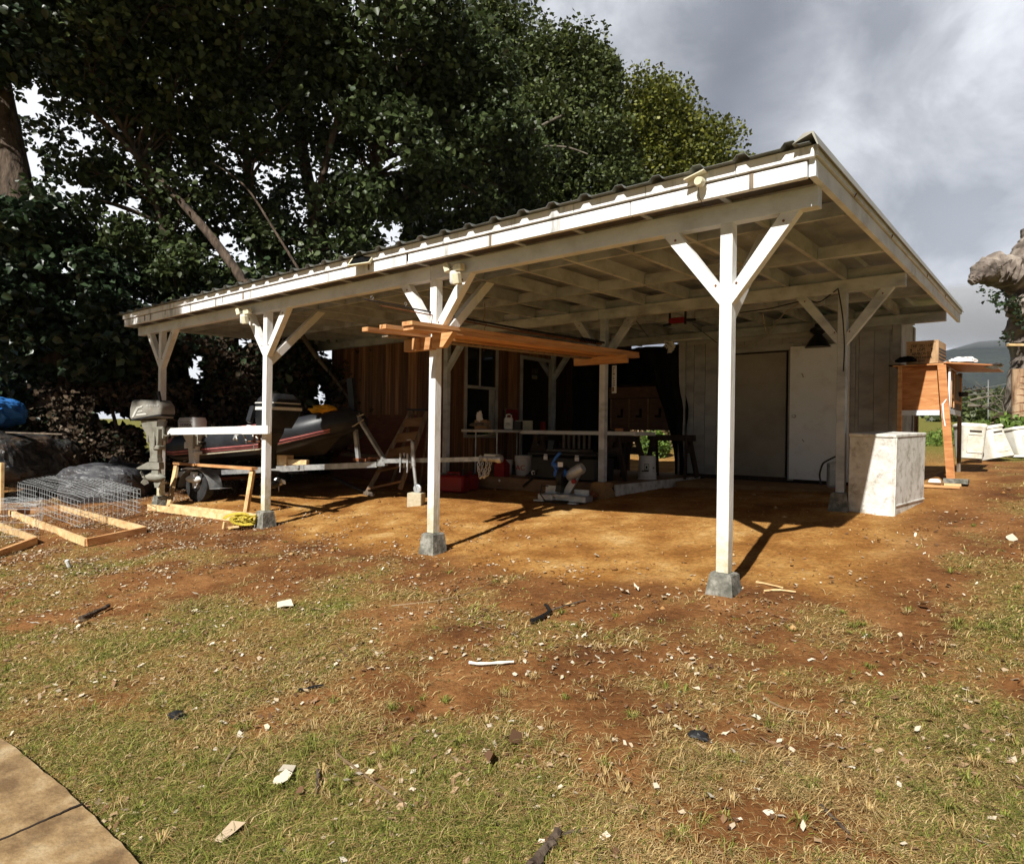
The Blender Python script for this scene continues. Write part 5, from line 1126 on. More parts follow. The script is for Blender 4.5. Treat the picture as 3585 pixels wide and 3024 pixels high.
# crate on the hutch
cx=atY(3248,1190,5.75); ck=thing('shipping_crate','brown shipping crate with stencilled letters on the hutch roof','crate',(.255,5.60,2.105),R(-3))
mb=MB(); mb.box((0,0,0),(.36,.55,.30),c=.4); cb=mb.build('crate_body',M['crate'],ck)
mb=MB(); 
for a,b,c_,d in ((0,0,.36,.018),(0,.282,.36,.30)): mb.box((a-.003,-.008,b),(c_+.003,-.001,d))
mb.box((.335,-.009,.0185),(.363,-.001,.2815)); mb.box((.3605,-.006,.0),(.368,.03,.3)); mb.build('crate_batten',M['crate'],cb)
for z in (.055,.10,.145,.185): mb=MB(); mb.box((.3605,.032,z),(.363,.545,z+.02)); mb.build('dark_stripe',M['black'],cb)
for s_,z,sz in (('THIS SIDE UP',.235,.048),('USPS',.185,.055),('APPROVED',.13,.050),('CONTAINER',.08,.047),('@HO',.038,.034)):
    text(s_,sz*1.08,M['ink'],cb,(.175,-.0025,z),(R(90),0,0),'stencil',sx=.84,ext=.0015)
for x in (.055,.295):
    mb=MB(); mb.prism([(x-.005,.15),(x+.005,.15),(x+.005,.185),(x+.014,.185),(x,.205),(x-.014,.185),(x-.005,.185)],-.003,-.0012,'Y'); mb.build('up_arrow',M['ink'],cb)
mb=MB(); mb.bar((.13,-.012,.25),(.115,-.012,.10),.006,.006); mb.bar((.22,-.012,.255),(.235,-.012,.105),.006,.006); mb.bar((.11,-.012,.105),(.24,-.012,.11),.012,.006); mb.build('wire_handle',M['pine'],cb)
mb=MB(); mb.blob((0,0,.05),(.13,.10,.07),20,12,.25,3,2,flat=0); mb.box((-.20,-.05,0),(-.02,.1,.012)); single('baseball_cap',mb,M['blackcloth'],'crumpled black cap on the hutch roof left of the crate','cap',(.27,5.50,2.082),smooth=True)
mb=MB(); mb.blob((0,0,.02),(.16,.12,.065),26,14,.5,4,12,flat=0); single('crumpled_bag',mb,M['paper'],'crumpled white bag on the hutch roof right of the crate','bag',(.86,5.72,2.088),smooth=False)
# blocks below the hutch leg
gz=float(g(.84,5.3)); mb=MB(); mb.box((-.16,-.05,.0),(.02,.09,.035),c=.7); single('wood_offcut',mb,M['pine'],'thin wood offcut under the block at the hutch leg','offcut',(.90,5.28,gz-.01)); mb=MB(); mb.box((-.13,-.06,0),(.13,.09,.055),c=.3); single('paving_block',mb,M['conc'],'pale painted block under the front hutch leg','block',(.86,5.29,gz+.026))
mb=MB(); mb.blob((0,0,.03),(.07,.06,.045),14,8,.3,3,4,flat=0); single('stone',mb,M['paper'],'white lump beside the block under the hutch leg','stone',(.64,5.25,gz-.0),smooth=True)
mb=MB(); mb.bar((-.3,0,.02),(.25,-.05,.02),.04,.03); single('timber',mb,M['lumber'],'small timber lying on the ground in front of the hutch','timber',(.68,5.06,float(g(.68,5.06))))
mb=MB(); mb.lathe([(0,0),(.09,0),(.10,.03),(.10,.33),(.0,.36)],16); single('gas_meter',mb,M['alu'],'round grey fitting behind the right rear post','fitting',atY(2922,1660,5.2)-np.array([0,0,.18]))
# ================================================================= right hand background
def bin_(label,u,v,D,s,tilt,rz,lid=True):
    p=G(u,v) if D is None else atD(u,v,D); t=thing('plastic_bin',label,'bin',p,rz,rx=tilt[0],ry=tilt[1]); t.scale=(s,)*3
    mb=MB()
    def ring(a,b,z,r=.06):
        pts=[]
        for cx,cy,an in ((a-r,b-r,0),(-a+r,b-r,90),(-a+r,-b+r,180),(a-r,-b+r,270)):
            for k in range(4): A=R(an+k*30); pts.append((cx+r*math.cos(A),cy+r*math.sin(A),z))
        return pts
    rg=[ring(.19,.17,0),ring(.187,.165,.04),ring(.15,.14,.44),ring(.15,.14,.46)]
    if label.startswith('upright'): rg=[ring(.14,.13,0),ring(.17,.16,.44),ring(.175,.165,.46)]
    if label.startswith('wide'): rg=[ring(.34,.2,0),ring(.35,.2,.06),ring(.37,.21,.42),ring(.36,.2,.46)]
    n=16; vs=[q for r_ in rg for q in r_]; mb.add(vs,[(i*n+j,i*n+(j+1)%n,(i+1)*n+(j+1)%n,(i+1)*n+j) for i in range(len(rg)-1) for j in range(n)]+[tuple(range(n))[::-1],tuple(range((len(rg)-1)*n,len(rg)*n))]); b=mb.build('body',M['binw'],t,smooth=True)
    mb=MB(); a=rg[-1]; 
    A=.155 if not label.startswith('wide') else .37
    if label.startswith('upright'): A=.18
    r2=[ring(A+.012,.152 if A<.25 else .22,.462),ring(A+.012,.152 if A<.25 else .22,.485),ring(A-.01,.15 if A<.3 else .2,.51),ring(A-.04,.12 if A<.3 else .17,.50)]
    vs=[q for r_ in r2 for q in r_]; mb.add(vs,[(i*n+j,i*n+(j+1)%n,(i+1)*n+(j+1)%n,(i+1)*n+j) for i in range(3) for j in range(n)]+[tuple(range(n))[::-1],tuple(range(3*n,4*n))]); l=mb.build('lid',M['binw'],t,smooth=True)
    mb=MB()
    for k in range(5): a_=2*PI*k/5; mb.bar((math.cos(a_)*.05,math.sin(a_)*.04,.507),(math.cos(a_)*.12,math.sin(a_)*.09,.507),.03,.010)
    mb.build('lid_rib',M['legm'],l)
    mb=MB(); w=.10 if A<.3 else .26; zf=lambda z:-(.167-.06*z) if not label.startswith(('wide','upright')) else (-(.135+.065*z) if A<.3 else -.212)
    for z0,z1,x0,x1 in ((.08,.09,-w,w),(.34,.35,-w,w)): mb.box((x0,zf(z0)-.006,z0),(x1,zf(z0)+.01,z1))
    for x in (-w,w): mb.bar((x,zf(.09)-.0,.09),(x,zf(.34)-.0,.34),.01,.012)
    mb.build('moulded_rib',M['binw'],t); mb=MB(); mb.box((-w*.8,zf(.39)-.008,.385),(w*.8,zf(.39)+.01,.405)); mb.build('handle_slot',M['ink'],t)
bin_('cream plastic bin with a domed lid leaning right of the hutch',3490,1603,11.3,1.08,(R(-12),R(-8)),YAW+R(12))
bin_('wide cream plastic bin with a dark slot at the right edge',3612,1592,11.6,.98,(R(-8),R(-6)),YAW+R(0))
bin_('upright shaded grey white tub with a lid behind the hutch leg',3392,1605,11.0,1.12,(R(-4),R(3)),YAW-R(8))
mb=MB(); mb.box((-.4,-.02,0),(.4,.05,.035)); single('white_board',mb,M['paper'],'white board on the ground under the wide cream bin','board',atD(3600,1600,11.2),YAW)
# dead pollarded trunk
def atd(u,v,D,off=0): return V(*(atD(u,v,D)+_F*off))
dt=thing('dead_tree','thick dead pollarded tree with vines at the right edge','tree')
TD=15.5
mb=MB()
P=[atd(3625,1600,TD),atd(3610,1450,TD),atd(3606,1250,TD),atd(3610,1120,TD),atd(3650,1000,TD),atd(3640,860,TD),atd(3625,790,TD)]
mb.tube(smoothpath([tuple(p) for p in P],12),list(np.interp(np.linspace(0,6,73),range(7),[.62,.50,.40,.50,.55,.42,.3])),36); 
Pn=np.array(mb.v); q=fbm(Pn[:,0]*2+Pn[:,1],Pn[:,2]*2,1.,60,4)-.5; c_=np.array(P[3]); q2=fbm(Pn[:,0]*8+Pn[:,1]*6,Pn[:,2]*7,1.,66,3)-.5; Pn[:,:2]+= (Pn[:,:2]-c_[:2])*(q*.7+q2*.35)[:,None]; mb.v=[tuple(p) for p in Pn]
tk=mb.build('trunk',M['deadbark'],dt,smooth=True)
def limb(pts,rad,name='limb',mt='deadbark',seed=1):
    mb=MB(); sp_=smoothpath([tuple(p) for p in pts],14); rr_=list(np.interp(np.linspace(0,len(pts)-1,len(sp_)),range(len(pts)),rad))
    rr_=[r_*(1+.30*(vnoise(i*.22,seed*3.1)-.5)+.2*(vnoise(i*.7,seed)-.5)) for i,r_ in enumerate(rr_)]
    mb.tube(sp_,rr_,30); P_=np.array(mb.v); ax=np.repeat(np.array([tuple(t) for t in sp_]),30,0); q=fbm(P_[:,0]*5+P_[:,1]*5,P_[:,2]*6,1.,70+seed,4)-.5; P_=ax+(P_-ax)*(1+q*.9)[:,None]; q=fbm(P_[:,0]*3+P_[:,1]*2,P_[:,2]*3.5,1.,60+seed,4)-.5; C0=P_.mean(0); P_+=rng.normal(0,.008,P_.shape); mb.v=[tuple(p) for p in P_]
    o=mb.build(name,M[mt],dt,smooth=True)
limb([atd(3610,1015,TD),atd(3545,985,TD,-.2),atd(3475,965,TD,-.4),atd(3415,958,TD,-.5),atd(3368,985,TD,-.6),atd(3335,1008,TD,-.6)],[.36,.34,.34,.29,.20,.07])
limb([atd(3600,1010,TD,-.1),atd(3572,950,TD,-.3),atd(3560,895,TD,-.4),atd(3590,850,TD,-.4)],[.44,.42,.34,.14],seed=4)
limb([atd(3600,1180,TD,-.1),atd(3545,1110,TD,-.5),atd(3505,1060,TD,-.5)],[.26,.22,.16],seed=6)
limb([atd(3620,1150,TD),atd(3560,1110,TD,-.2),atd(3520,1075,TD,-.3),atd(3500,1060,TD,-.3)],[.3,.26,.2,.1],seed=8)
limb([atd(3640,1260,TD),atd(3570,1300,TD,-.3),atd(3550,1420,TD,-.3),atd(3550,1500,TD,-.3)],[.2,.14,.14,.16],seed=3)
limb([atd(3385,985,TD,-.9),atd(3400,965,TD,-1.0),atd(3425,952,TD,-1.0)],[.02,.02,.015],'twig',seed=3)
def leafpatch(name,pts,size,mt,parent=None,up=.3,fold=True,ar=.75,label=None,cat=None,kind=None,shape='heart',hang=0.):
    """pts (n,3): one folded leaf per point, random facing"""
    n=len(pts); pts=np.asarray(pts); s=size*rng.uniform(.6,1.25,n)[:,None]
    a=rng.normal(size=(n,3)); a[:,2]=a[:,2]*.6-hang; a/=np.linalg.norm(a,axis=1)[:,None]
    nr=rng.normal(size=(n,3)); nr[:,2]+=up*2; b=np.cross(nr,a); b/=np.linalg.norm(b,axis=1)[:,None]; c=np.cross(a,b)
    w=ar*.5
    if shape=='heart':
        L=[(0,0,0),(.05,w*.75,.10),(.45,w,.14),(1,0,-.06),(.45,-w,.14),(.05,-w*.75,.10)]; F=[(0,1,2,3),(0,3,4,5)]
    else:
        L=[(0,0,0),(.45,w,.07),(1,0,-.05),(.45,-w,.07)]; F=[(0,1,2,3)]
    k=len(L); vs=np.zeros((n,k,3))
    for i,(x,y,z) in enumerate(L): vs[:,i]=pts+(a*x+b*y+c*z)*s
    base=np.arange(n)[:,None]*k
    f=np.concatenate([base+np.array(fc)[None] for fc in F],1).reshape(-1,4)
    val=np.repeat(rng.random(n),len(F))
    o=rawmesh(name,vs.reshape(-1,3),f,4,M[mt],val,parent); 
    if label: tag(o,label,cat,None,kind)
    elif kind: o['kind']=kind
    return o
pts=[]
for u0,v0,u1,v1,n in ((3470,1045,3590,1060,70),(3530,1060,3600,1150,60),(3480,1030,3500,1080,30),(3500,1170,3540,1190,26),(3430,1020,3480,1035,22)):
    for k in range(n):
        t_=random.random(); pts.append(atD(u0+(u1-u0)*t_+random.gauss(0,9),v0+(v1-v0)*t_+random.gauss(0,14),TD-.75+random.gauss(0,.15)))
leafpatch('vine',np.array(pts),.10,'leafV',dt)
t=thing('fence_post','thick round timber fence post with wire rings in front of the dead tree','post'); mb=MB(); p0=atd(3568,1490,13.2); p1=atd(3566,1292,13.2); mb.tube([p0-V(0,0,.3),p0.lerp(p1,.5),p1],[.125,.12,.12],16); mb.build('post_shaft',M['fpost'],t,smooth=True)
mb=MB(); 
for k in range(7):
    z=p0.z+.15+k*.14; mb.tube([(p0.x+math.cos(a)*.128,p0.y+math.sin(a)*.128,z+.03*math.sin(a+k)) for a in [2*PI*j/14 for j in range(15)]],.008,4,cap=False)
mb.build('wire_wrap',M['rust'],t)
mb=MB(); p=atd(3580,1208,14.5); mb.bar(p-V(.25,0.2,0),p+V(.3,.2,0),.08,.05); single('cross_plank',mb,M['pine'],'short pale plank fixed across the dead tree trunk','plank')
# far fence wires, dead branches
mb=MB()
for v0,v1 in ((1368,1328),(1385,1350)): mb.tube([atd(3380,v0,19),atd(3480,(v0+v1)/2+4,19),atd(3600,v1,19)],.011,5)
for u in (3460,3530,3598): mb.bar(atd(u,1330,19),atd(u,1470,19),.03,.03)
single('wire_fence',mb,M['steel'],'thin wire fence crossing the field behind the bins','fence')
def branch(label,pts,r,D,mt='bark2'):
    mb=MB(); P_=smoothpath([tuple(atd(u,v,D+random.uniform(-.1,.1))) for u,v in pts],3); mb.tube(P_,list(np.linspace(r,r*.4,len(P_))),6)
    for k in range(5):
        q_=P_[int(len(P_)*random.uniform(.2,.9))]; e=q_+V(random.uniform(-.5,.5),random.uniform(-.3,.3),random.uniform(.05,.45)); mb.tube([q_,q_.lerp(e,.5)+V(0,0,.05),e],[r*.4,r*.3,r*.15],5)
    single('dead_branch',mb,M[mt],label,'branch')
branch('long bleached dead branch slanting down towards the debris pile',[(3390,1420),(3440,1423),(3490,1440),(3525,1455)],.035,14.5)
branch('pale dead branch lying level above the field',[(3395,1402),(3440,1392),(3500,1385),(3545,1392)],.03,16)
branch('thin dead branch standing out of the debris pile',[(3520,1470),(3512,1425),(3508,1405)],.02,14.5)
pts=[atD(random.gauss(3545,22),random.gauss(1490,14),13.8+random.gauss(0,.4)) for k in range(900)]; leafpatch('debris_pile',np.array(pts),.16,'leafD',label='pile of brown cuttings below the fence post',cat='debris pile',kind='stuff')
pts=[atD(random.uniform(3495,3600),random.gauss(1470,12)+ (10 if k%2 else 22),13.2+random.gauss(0,.4)) for k in range(700)]; leafpatch('creeper',np.array(pts),.12,'leafG',label='green creeper growing over the cuttings',cat='creeper',kind='stuff')
# weeds right of building and field grass strip
def weeds(name,label,cx,cy,rx,ry,h,n,mt,size=.09,kind='stuff',cat='weeds'):
    x=cx+rx*rng.normal(size=n)*.6; y=cy+ry*rng.normal(size=n)*.6; z=g(x,y)+np.abs(rng.normal(size=n))*h*.6
    return leafpatch(name,np.stack([x,y,z],1),size,mt,label=label,cat=cat,kind=kind)
# far field: green tussocks
x=rng.uniform(-6,16,50000); y=14+46*rng.random(50000)**1.6; k_=(x>-1.5)
x=x[k_];y=y[k_]; z=g(x,y)+rng.random(len(x))*.10
leafpatch('field_grass',np.stack([x,y,z],1),.16,'leafG',label='rough green field grass beyond the carport',cat='grass',kind='stuff',up=.1,ar=.25,shape='d')
for (u,v,D,rx,rz,n,mt,lb) in ((3420,1475,38,2.4,.9,2600,'leafB','low dark hedge in front of the far roofs'),(3500,1430,60,5.5,2.2,3600,'leafB','dark far hedge right of the hutch at the foot of the mountain'),(3440,1405,75,5.5,2.0,2600,'leafD','brownish far bushes above the field'),(3300,1452,50,3.2,1.8,2000,'leafB','dark bush seen between the hutch legs')):
    c=atD(u,v,D); d=rng.normal(size=(n,3)); d/=np.linalg.norm(d,axis=1)[:,None]; d*=rng.uniform(.5,1,n)[:,None]**.6; P_=c+d*np.array([rx,rx,rz]); P_[:,2]-=rz*.2
    t=thing('far_bush',lb,'bush'); leafpatch('foliage',P_,.38,mt,t,shape='d'); mb=MB(); mb.tube([c-np.array([0,0,rz*1.6]),c],[.2,.08],6); mb.build('stem',M['bark'],t)
t=thing('far_house','low far house with a pale grey roof beyond the field','house',atD(3430,1462,48),YAW+R(15)); 
mb=MB(); mb.prism([(-.0,.1),(1.3,.62),(2.6,.1),(2.6,.04),(0,.04)],-.8,.8,'Y'); mb.v=[(x-1.6,y,z) for x,y,z in mb.v]; mb.build('roof',M['galv'],t); mb=MB(); mb.box((-1.4,-.7,-.6),(.8,.7,.04)); mb.build('wall',M['oldwood'],t)
# mountain
def mountain():
    D0=1500; nu,nv=220,60
    us=np.linspace(2300,5200,nu); 
    prof=np.interp(us,[2300,2900,3150,3330,3420,3520,3650,3900,4300,5200],[1400,1330,1262,1222,1196,1188,1150,1080,1050,1100])
    P_=[]
    for i,u in enumerate(us):
        for j in range(nv):
            t_=j/(nv-1); D=700+ (1900-700)*t_
            dtop=ray(u,prof[i]); z_top=1.13+dtop[2]*1900*1.0
            p=CAM+ray(u,1500)*D; zb=2.4
            rid=fbm(u*.011,t_*5+u*.003,1.,77,5); s_=t_**1.25
            z=zb+(z_top-zb)*s_*(1+ (rid-.5)*.65*(1-t_)) + (rid-.5)*36*t_*(1-t_)*2
            P_.append((p[0],p[1],z))
    for i,u in enumerate(us): pass
    idx=np.arange(nu*nv).reshape(nu,nv); f=np.stack([idx[:-1,:-1],idx[1:,:-1],idx[1:,1:],idx[:-1,1:]],-1).reshape(-1,4)
    m_=mat('forested_slope',[(.006,.011,.008),(.013,.021,.013),(.026,.036,.018)],(.012,.012,.03),rough=.95,bump=1.,bscale=(.06,.06,.06),bdist=12,detail=9,spec=.05)
    o=rawmesh('mountain',np.array(P_),f,4,m_,smooth=True); tag(o,kind='structure')
mountain()
# low cloud clinging to the ridge
def cloud():
    mb=MB(); c=atD(3560,1108,1750); mb.at(tuple(c),rz=YAW); mb.blob((0,0,0),(640,260,75),48,26,.22,1.8,21); 
    m_=bpy.data.materials.new('cloud_vapour'); m_.use_nodes=True; nt=m_.node_tree; N=nt.nodes; N.clear(); o_=N.new('ShaderNodeOutputMaterial'); v=N.new('ShaderNodeVolumePrincipled'); v.inputs['Color'].default_value=(1,1,1,1); v.inputs['Density'].default_value=.0045; v.inputs['Anisotropy'].default_value=.2
    nt.links.new(v.outputs[0],o_.inputs['Volume']); o=mb.build('cloud',m_,None,True); tag(o,'grey cloud resting on the mountain ridge','cloud',kind='stuff'); 
cloud()
def haze():
    mb=MB(); mb.box((-8200,-8200,-900),(8200,8200,330)); m_=bpy.data.materials.new('haze_air'); m_.use_nodes=True; nt=m_.node_tree; N=nt.nodes; N.clear(); o_=N.new('ShaderNodeOutputMaterial'); v=N.new('ShaderNodeVolumePrincipled'); v.inputs['Color'].default_value=(.80,.88,1,1); v.inputs['Density'].default_value=.00010
    nt.links.new(v.outputs[0],o_.inputs['Volume']); tag(mb.build('haze',m_,None),'thin blue haze over the distant mountain','haze',kind='stuff')
haze()
# ================================================================= trees on the left and behind
def tree(label,base,clusters,trunk_r,n_per,leaf,mt,bark='bark',shape='heart',limbs=True,ar=.8,thin=1.,stems=None,name='tree',group=None,hang=.0):
    """clusters: list of (center, radii). Leaves fill clumps scattered in those ellipsoids; limbs reach the clumps."""
    base=V(*base); t=thing(name,label,'tree',(0,0,0))
    cl=[]
    for c,r_,n in clusters:
        for k in range(n):
            d=rng.normal(size=3); d/=np.linalg.norm(d); d*=rng.uniform(.35,1)**.5; cl.append((np.array(c)+d*np.array(r_),float(np.mean(r_))))
    cen=np.mean([c for c,_ in cl],0); crown=V(*cen)
    P_=[]
    for c,rm in cl:
        s=rm*rng.uniform(.22,.50)*thin; n=int(n_per*rng.uniform(.6,1.5)*1.25); q=rng.normal(size=(n,3)); q/=np.maximum(np.linalg.norm(q,axis=1)[:,None],1e-6); q*=rng.uniform(.1,1,n)[:,None]**.5*s*np.array([1.15,1.15,.85]); P_.append(c+q)
    P_=np.concatenate(P_); leafpatch('crown',P_,leaf,mt,t,shape=shape,ar=ar,hang=hang)
    mb=MB(); 
    stems=stems or [[base,base.lerp(crown,.5)+V(random.uniform(-.3,.3),random.uniform(-.3,.3),0),crown]]
    for st in stems:
        st=[V(*p) for p in st]; sp_=smoothpath([tuple(p) for p in st],6); mb.tube(sp_,list(np.linspace(trunk_r,trunk_r*.35,len(sp_))),12)
    mb.build('trunk',M[bark],t,smooth=True)
    if limbs and group!='skip':
        mb=MB(); st=[V(*p) for p in stems[0]]; sp_=smoothpath([tuple(p) for p in st],8)
        for c,rm in cl[::max(1,len(cl)//46)]:
            c=V(*c); i=min(range(len(sp_)),key=lambda i:(sp_[i]-(c-V(0,0,rm*.6))).length); a=sp_[i]; L=(c-a).length; mid=a.lerp(c,.5)+V(random.gauss(0,.09*L),random.gauss(0,.09*L),random.gauss(.05*L,.06*L))
            pts=smoothpath([tuple(a),tuple(mid),tuple(c)],4); mb.tube(pts,list(np.linspace(min(trunk_r*.3,.02+.022*L),.010,len(pts))),6)
            for k in range(3): e=c+V(random.gauss(0,rm*.22),random.gauss(0,rm*.22),random.gauss(0,rm*.2)); mb.tube([pts[-3],pts[-2].lerp(e,.5),e],[.014,.010,.005],4)
        mb.build('limbs',M[bark],t,smooth=True)
    return t
def px(u,v,D): return tuple(atD(u/.5833,v/.5833,D))   # picture position (2091 px wide) and distance -> point
def gr(u,D): p=atD(u/.5833,1500,D); return (p[0],p[1],float(g(p[0],p[1]))-.1)
def el(u,v,D,ru,rv,depth,n): k=D/FPX/.5833; return (px(u,v,D),(ru*k,depth,rv*k),n)
# far right pair
tree('olive green tree whose crown slopes down to the far right behind the roof',gr(1400,30),[el(1335,300,28,80,130,2.2,70),el(1430,370,28,72,105,2.0,50),el(1525,370,28,30,62,1.2,18),el(1370,420,28,120,90,2,40)],.22,320,.17,'leafC','bark2','d',thin=1.15)
tree('dark green dense tree standing left of the olive tree',gr(1150,24),[el(1040,160,24,90,130,2.2,80),el(1150,220,24,100,130,2.2,80),el(1215,150,24,40,60,1.2,22),el(1190,360,23.5,110,110,2,50),el(1060,330,23,120,130,2,60)],.26,340,.16,'leafB','bark2','d',thin=1.1)
# the hau thicket: several stems
G_='broad leaved trees crowding behind the carport'
tree('big broad leaved tree filling the picture between the roof and the upper edge',gr(760,17),[el(760,80,16,190,140,2.5,56),el(900,120,17,110,120,2,40),el(790,330,16,150,120,1.8,32),el(980,330,18,120,130,2,44)],.22,175,.150,'leafA',stems=[[gr(760,17),px(740,500,16.5),px(790,250,16),px(850,20,16)],[gr(800,17),px(640,420,16),px(600,120,15.5)]],group=None,hang=.35)
tree('middle broad leaved tree with sky showing through its thin crown',gr(560,15.5),[el(520,60,15,170,110,2.2,64),el(540,290,15.5,160,130,1.6,24),el(660,480,15.5,120,90,1.5,22),el(460,500,15,110,110,1.5,12)],.15,115,.140,'leafA',stems=[[gr(560,15.5),px(540,600,15.5),px(500,300,15.3),px(470,40,15)],[gr(620,15.5),px(640,480,15),px(700,200,15)]],hang=.35)
tree('thin crowned tree left of the middle one above the roof end',gr(330,14.5),[el(300,110,14,170,100,2.0,52),el(310,330,14.5,140,130,1.4,20),el(200,440,14.5,110,110,1.4,17),el(430,590,14.5,130,70,1.4,26),el(360,500,14.5,70,60,1.4,8)],.11,115,.135,'leafA',stems=[[gr(330,14.5),px(360,640,14.5),px(300,360,14.3),px(180,150,14)],[px(530,620,13.6),px(420,470,13.8),px(290,330,14),px(150,190,14.2)]],hang=.35)
tree('massive brown trunk leaning at the left edge covered in climbing vines',gr(135,13.4),[el(60,60,13,130,110,2.2,44),el(10,470,12.8,70,110,1.0,24),el(230,690,13,90,80,.8,26),el(20,820,12.6,70,70,1.0,14),el(30,640,12.6,70,90,1.0,26),el(190,560,13.2,60,50,1,12)],.55,130,.17,'leafV',stems=[[gr(135,13.4),px(120,800,13.4),px(70,600,13.5),px(30,380,13.7),px(-10,150,13.9),px(-30,-100,14)]],hang=.3,limbs=False)
# overhanging canopy above the picture (shades the thicket)
tree('overhanging broad leaved tree spreading above the left of the roof',gr(-560,12.5),[((-15.8,-.5,11.5),(3.2,3.0,1.6),60),((-12.2,-.3,11.6),(2.6,2.8,1.5),24),((-8.9,-9.3,11.2),(2.3,1.5,.8),26)],.30,150,.24,'leafA',stems=[[(-17.5,4.5,-.3),(-17,3.5,5),(-15,2.5,9),(-12,2.5,12)]],hang=.2,group='skip')
# long bare diagonal stems
def stem(label,pts,r,mt='bark2'):
    mb=MB(); P_=smoothpath([px(*p) for p in pts],4); mb.tube(P_,list(np.linspace(r,r*.45,len(P_))),8); single('bare_stem',mb,M[mt],label,'branch')
stem('long bare grey stem slanting down to the roof from upper left',[(525,620,15.2),(440,490,15.3),(370,400,15.4),(290,300,15.6),(250,200,15.8)],.045,'bark')
stem('bare stem slanting from the roof line to the right of the first',[(640,600,13.6),(560,470,13.6),(500,380,13.8),(430,330,14)],.03,'bark')
stem('pale forked branch reaching right in the dark green tree',[(1010,330,20),(1060,290,20),(1110,255,20.5),(1150,235,21)],.07)
stem('thin pale branch under the forked one in the dark green tree',[(1050,345,20),(1090,305,20),(1150,300,20),(1200,315,20)],.05)
stem('upright grey stem beside the left outboard motor',[(170,905,13.0),(190,830,13.1),(225,740,13.2),(230,640,13.4)],.05,'bark')
stem('crooked grey stem falling behind the left covered pile',[(248,930,13.2),(235,860,13.2),(215,800,13.2),(195,760,13.3)],.045,'bark')
stem('yellowish log leaning behind the blue tarp',[(60,845,13.0),(130,875,12.9),(190,900,12.8)],.05,'oldwood')
stem('bare stem under the roof left of the cedar wall',[(590,640,12.2),(640,720,12.4),(680,770,12.6),(730,840,12.8)],.05)
# undergrowth wall of dry leaves and vines under and behind
def mass(name,label,cat,boxes,size,mt,hang=.4,ar=.7):
    P_=[]
    for u0,v0,u1,v1,D,dd,n in boxes:
        u=rng.uniform(u0,u1,n); v=rng.uniform(v0,v1,n); d=D+rng.normal(size=n)*dd
        # break into clumps
        kk=fbm(u*.02,v*.02,1.,90,3)+rng.normal(size=n)*.06>.42
        for a,b,c in zip(u[kk],v[kk],d[kk]): P_.append(atD(a/.5833,b/.5833,c))
    P_=np.array(P_); P_=P_[P_[:,2]>g(P_[:,0],P_[:,1])-.02]
    return leafpatch(name,P_,size,mt,label=label,cat=cat,kind='stuff',hang=hang,ar=ar)
mass('dry_undergrowth','tangle of dry brown leaves and vines behind the boat','undergrowth',[(290,690,700,900,13.2,.35,9000),(60,780,560,960,13.2,.4,9000),(560,700,760,940,13.4,.4,4000)],.11,'leafD')
mass('green_undergrowth','dark green vines hanging behind the dry undergrowth','undergrowth',[(-150,560,760,980,14.6,.5,26000),(250,640,700,900,13.9,.5,9000),(560,690,700,820,12.9,.3,500),(-200,840,260,990,13.8,.4,6000)],.17,'leafV')
mass('deep_thicket','deep dark thicket closing the view behind the vines','undergrowth',[(-350,700,900,1010,19,.8,50000),(-350,640,900,1010,17.5,.8,70000),(820,430,1300,640,20,.8,10000)],.26,'leafB')
# greenery behind the deck opening
t=thing('bush','bright green bush seen through the opening behind the bucket','bush'); c=atY(2290,1562,11.2); d=rng.normal(size=(2600,3)); d/=np.linalg.norm(d,axis=1)[:,None]; d*=rng.uniform(.4,1,2600)[:,None]**.5; leafpatch('foliage',c+d*np.array([.42,.4,.42]),.07,'leafG',t); mb=MB(); mb.tube([(c[0],c[1],c[2]-.8),(c[0],c[1],c[2])],[.04,.02],6); mb.build('stem',M['bark'],t)
n=9000; x=rng.uniform(-10,-1.6,n); y=12.6+rng.normal(size=n)*.35; z=g(x,y)+rng.random(n)*2.6; leafpatch('dry_reeds',np.stack([x,y,z],1),.32,'reed',label='dry reeds and brush behind the carport',cat='reeds',kind='stuff',ar=.14,hang=-.8,shape='d')
n=4000; x=rng.uniform(-10,-2.5,n); y=13.3+rng.normal(size=n)*.3; z=g(x,y)+rng.random(n)*2.6; leafpatch('green_brush',np.stack([x,y,z],1),.2,'leafC',label='green brush growing behind the dry reeds',cat='brush',kind='stuff')
P0=[]
u=rng.uniform(20,720,30000); v=rng.uniform(60,650,30000); kk=fbm(u*.03,v*.03,1.,33,3)+rng.normal(size=30000)*.08>.50
u=u[kk][:13000]; v=v[kk][:13000]; d=15.8+rng.normal(size=len(u))*.6
P0=np.array([atD(a/.5833,b/.5833,c) for a,b,c in zip(u,v,d)]); leafpatch('hanging_vines',P0,.14,'leafV',label='thin veil of leafy vines hanging between the stems',cat='vines',kind='stuff',hang=.5)
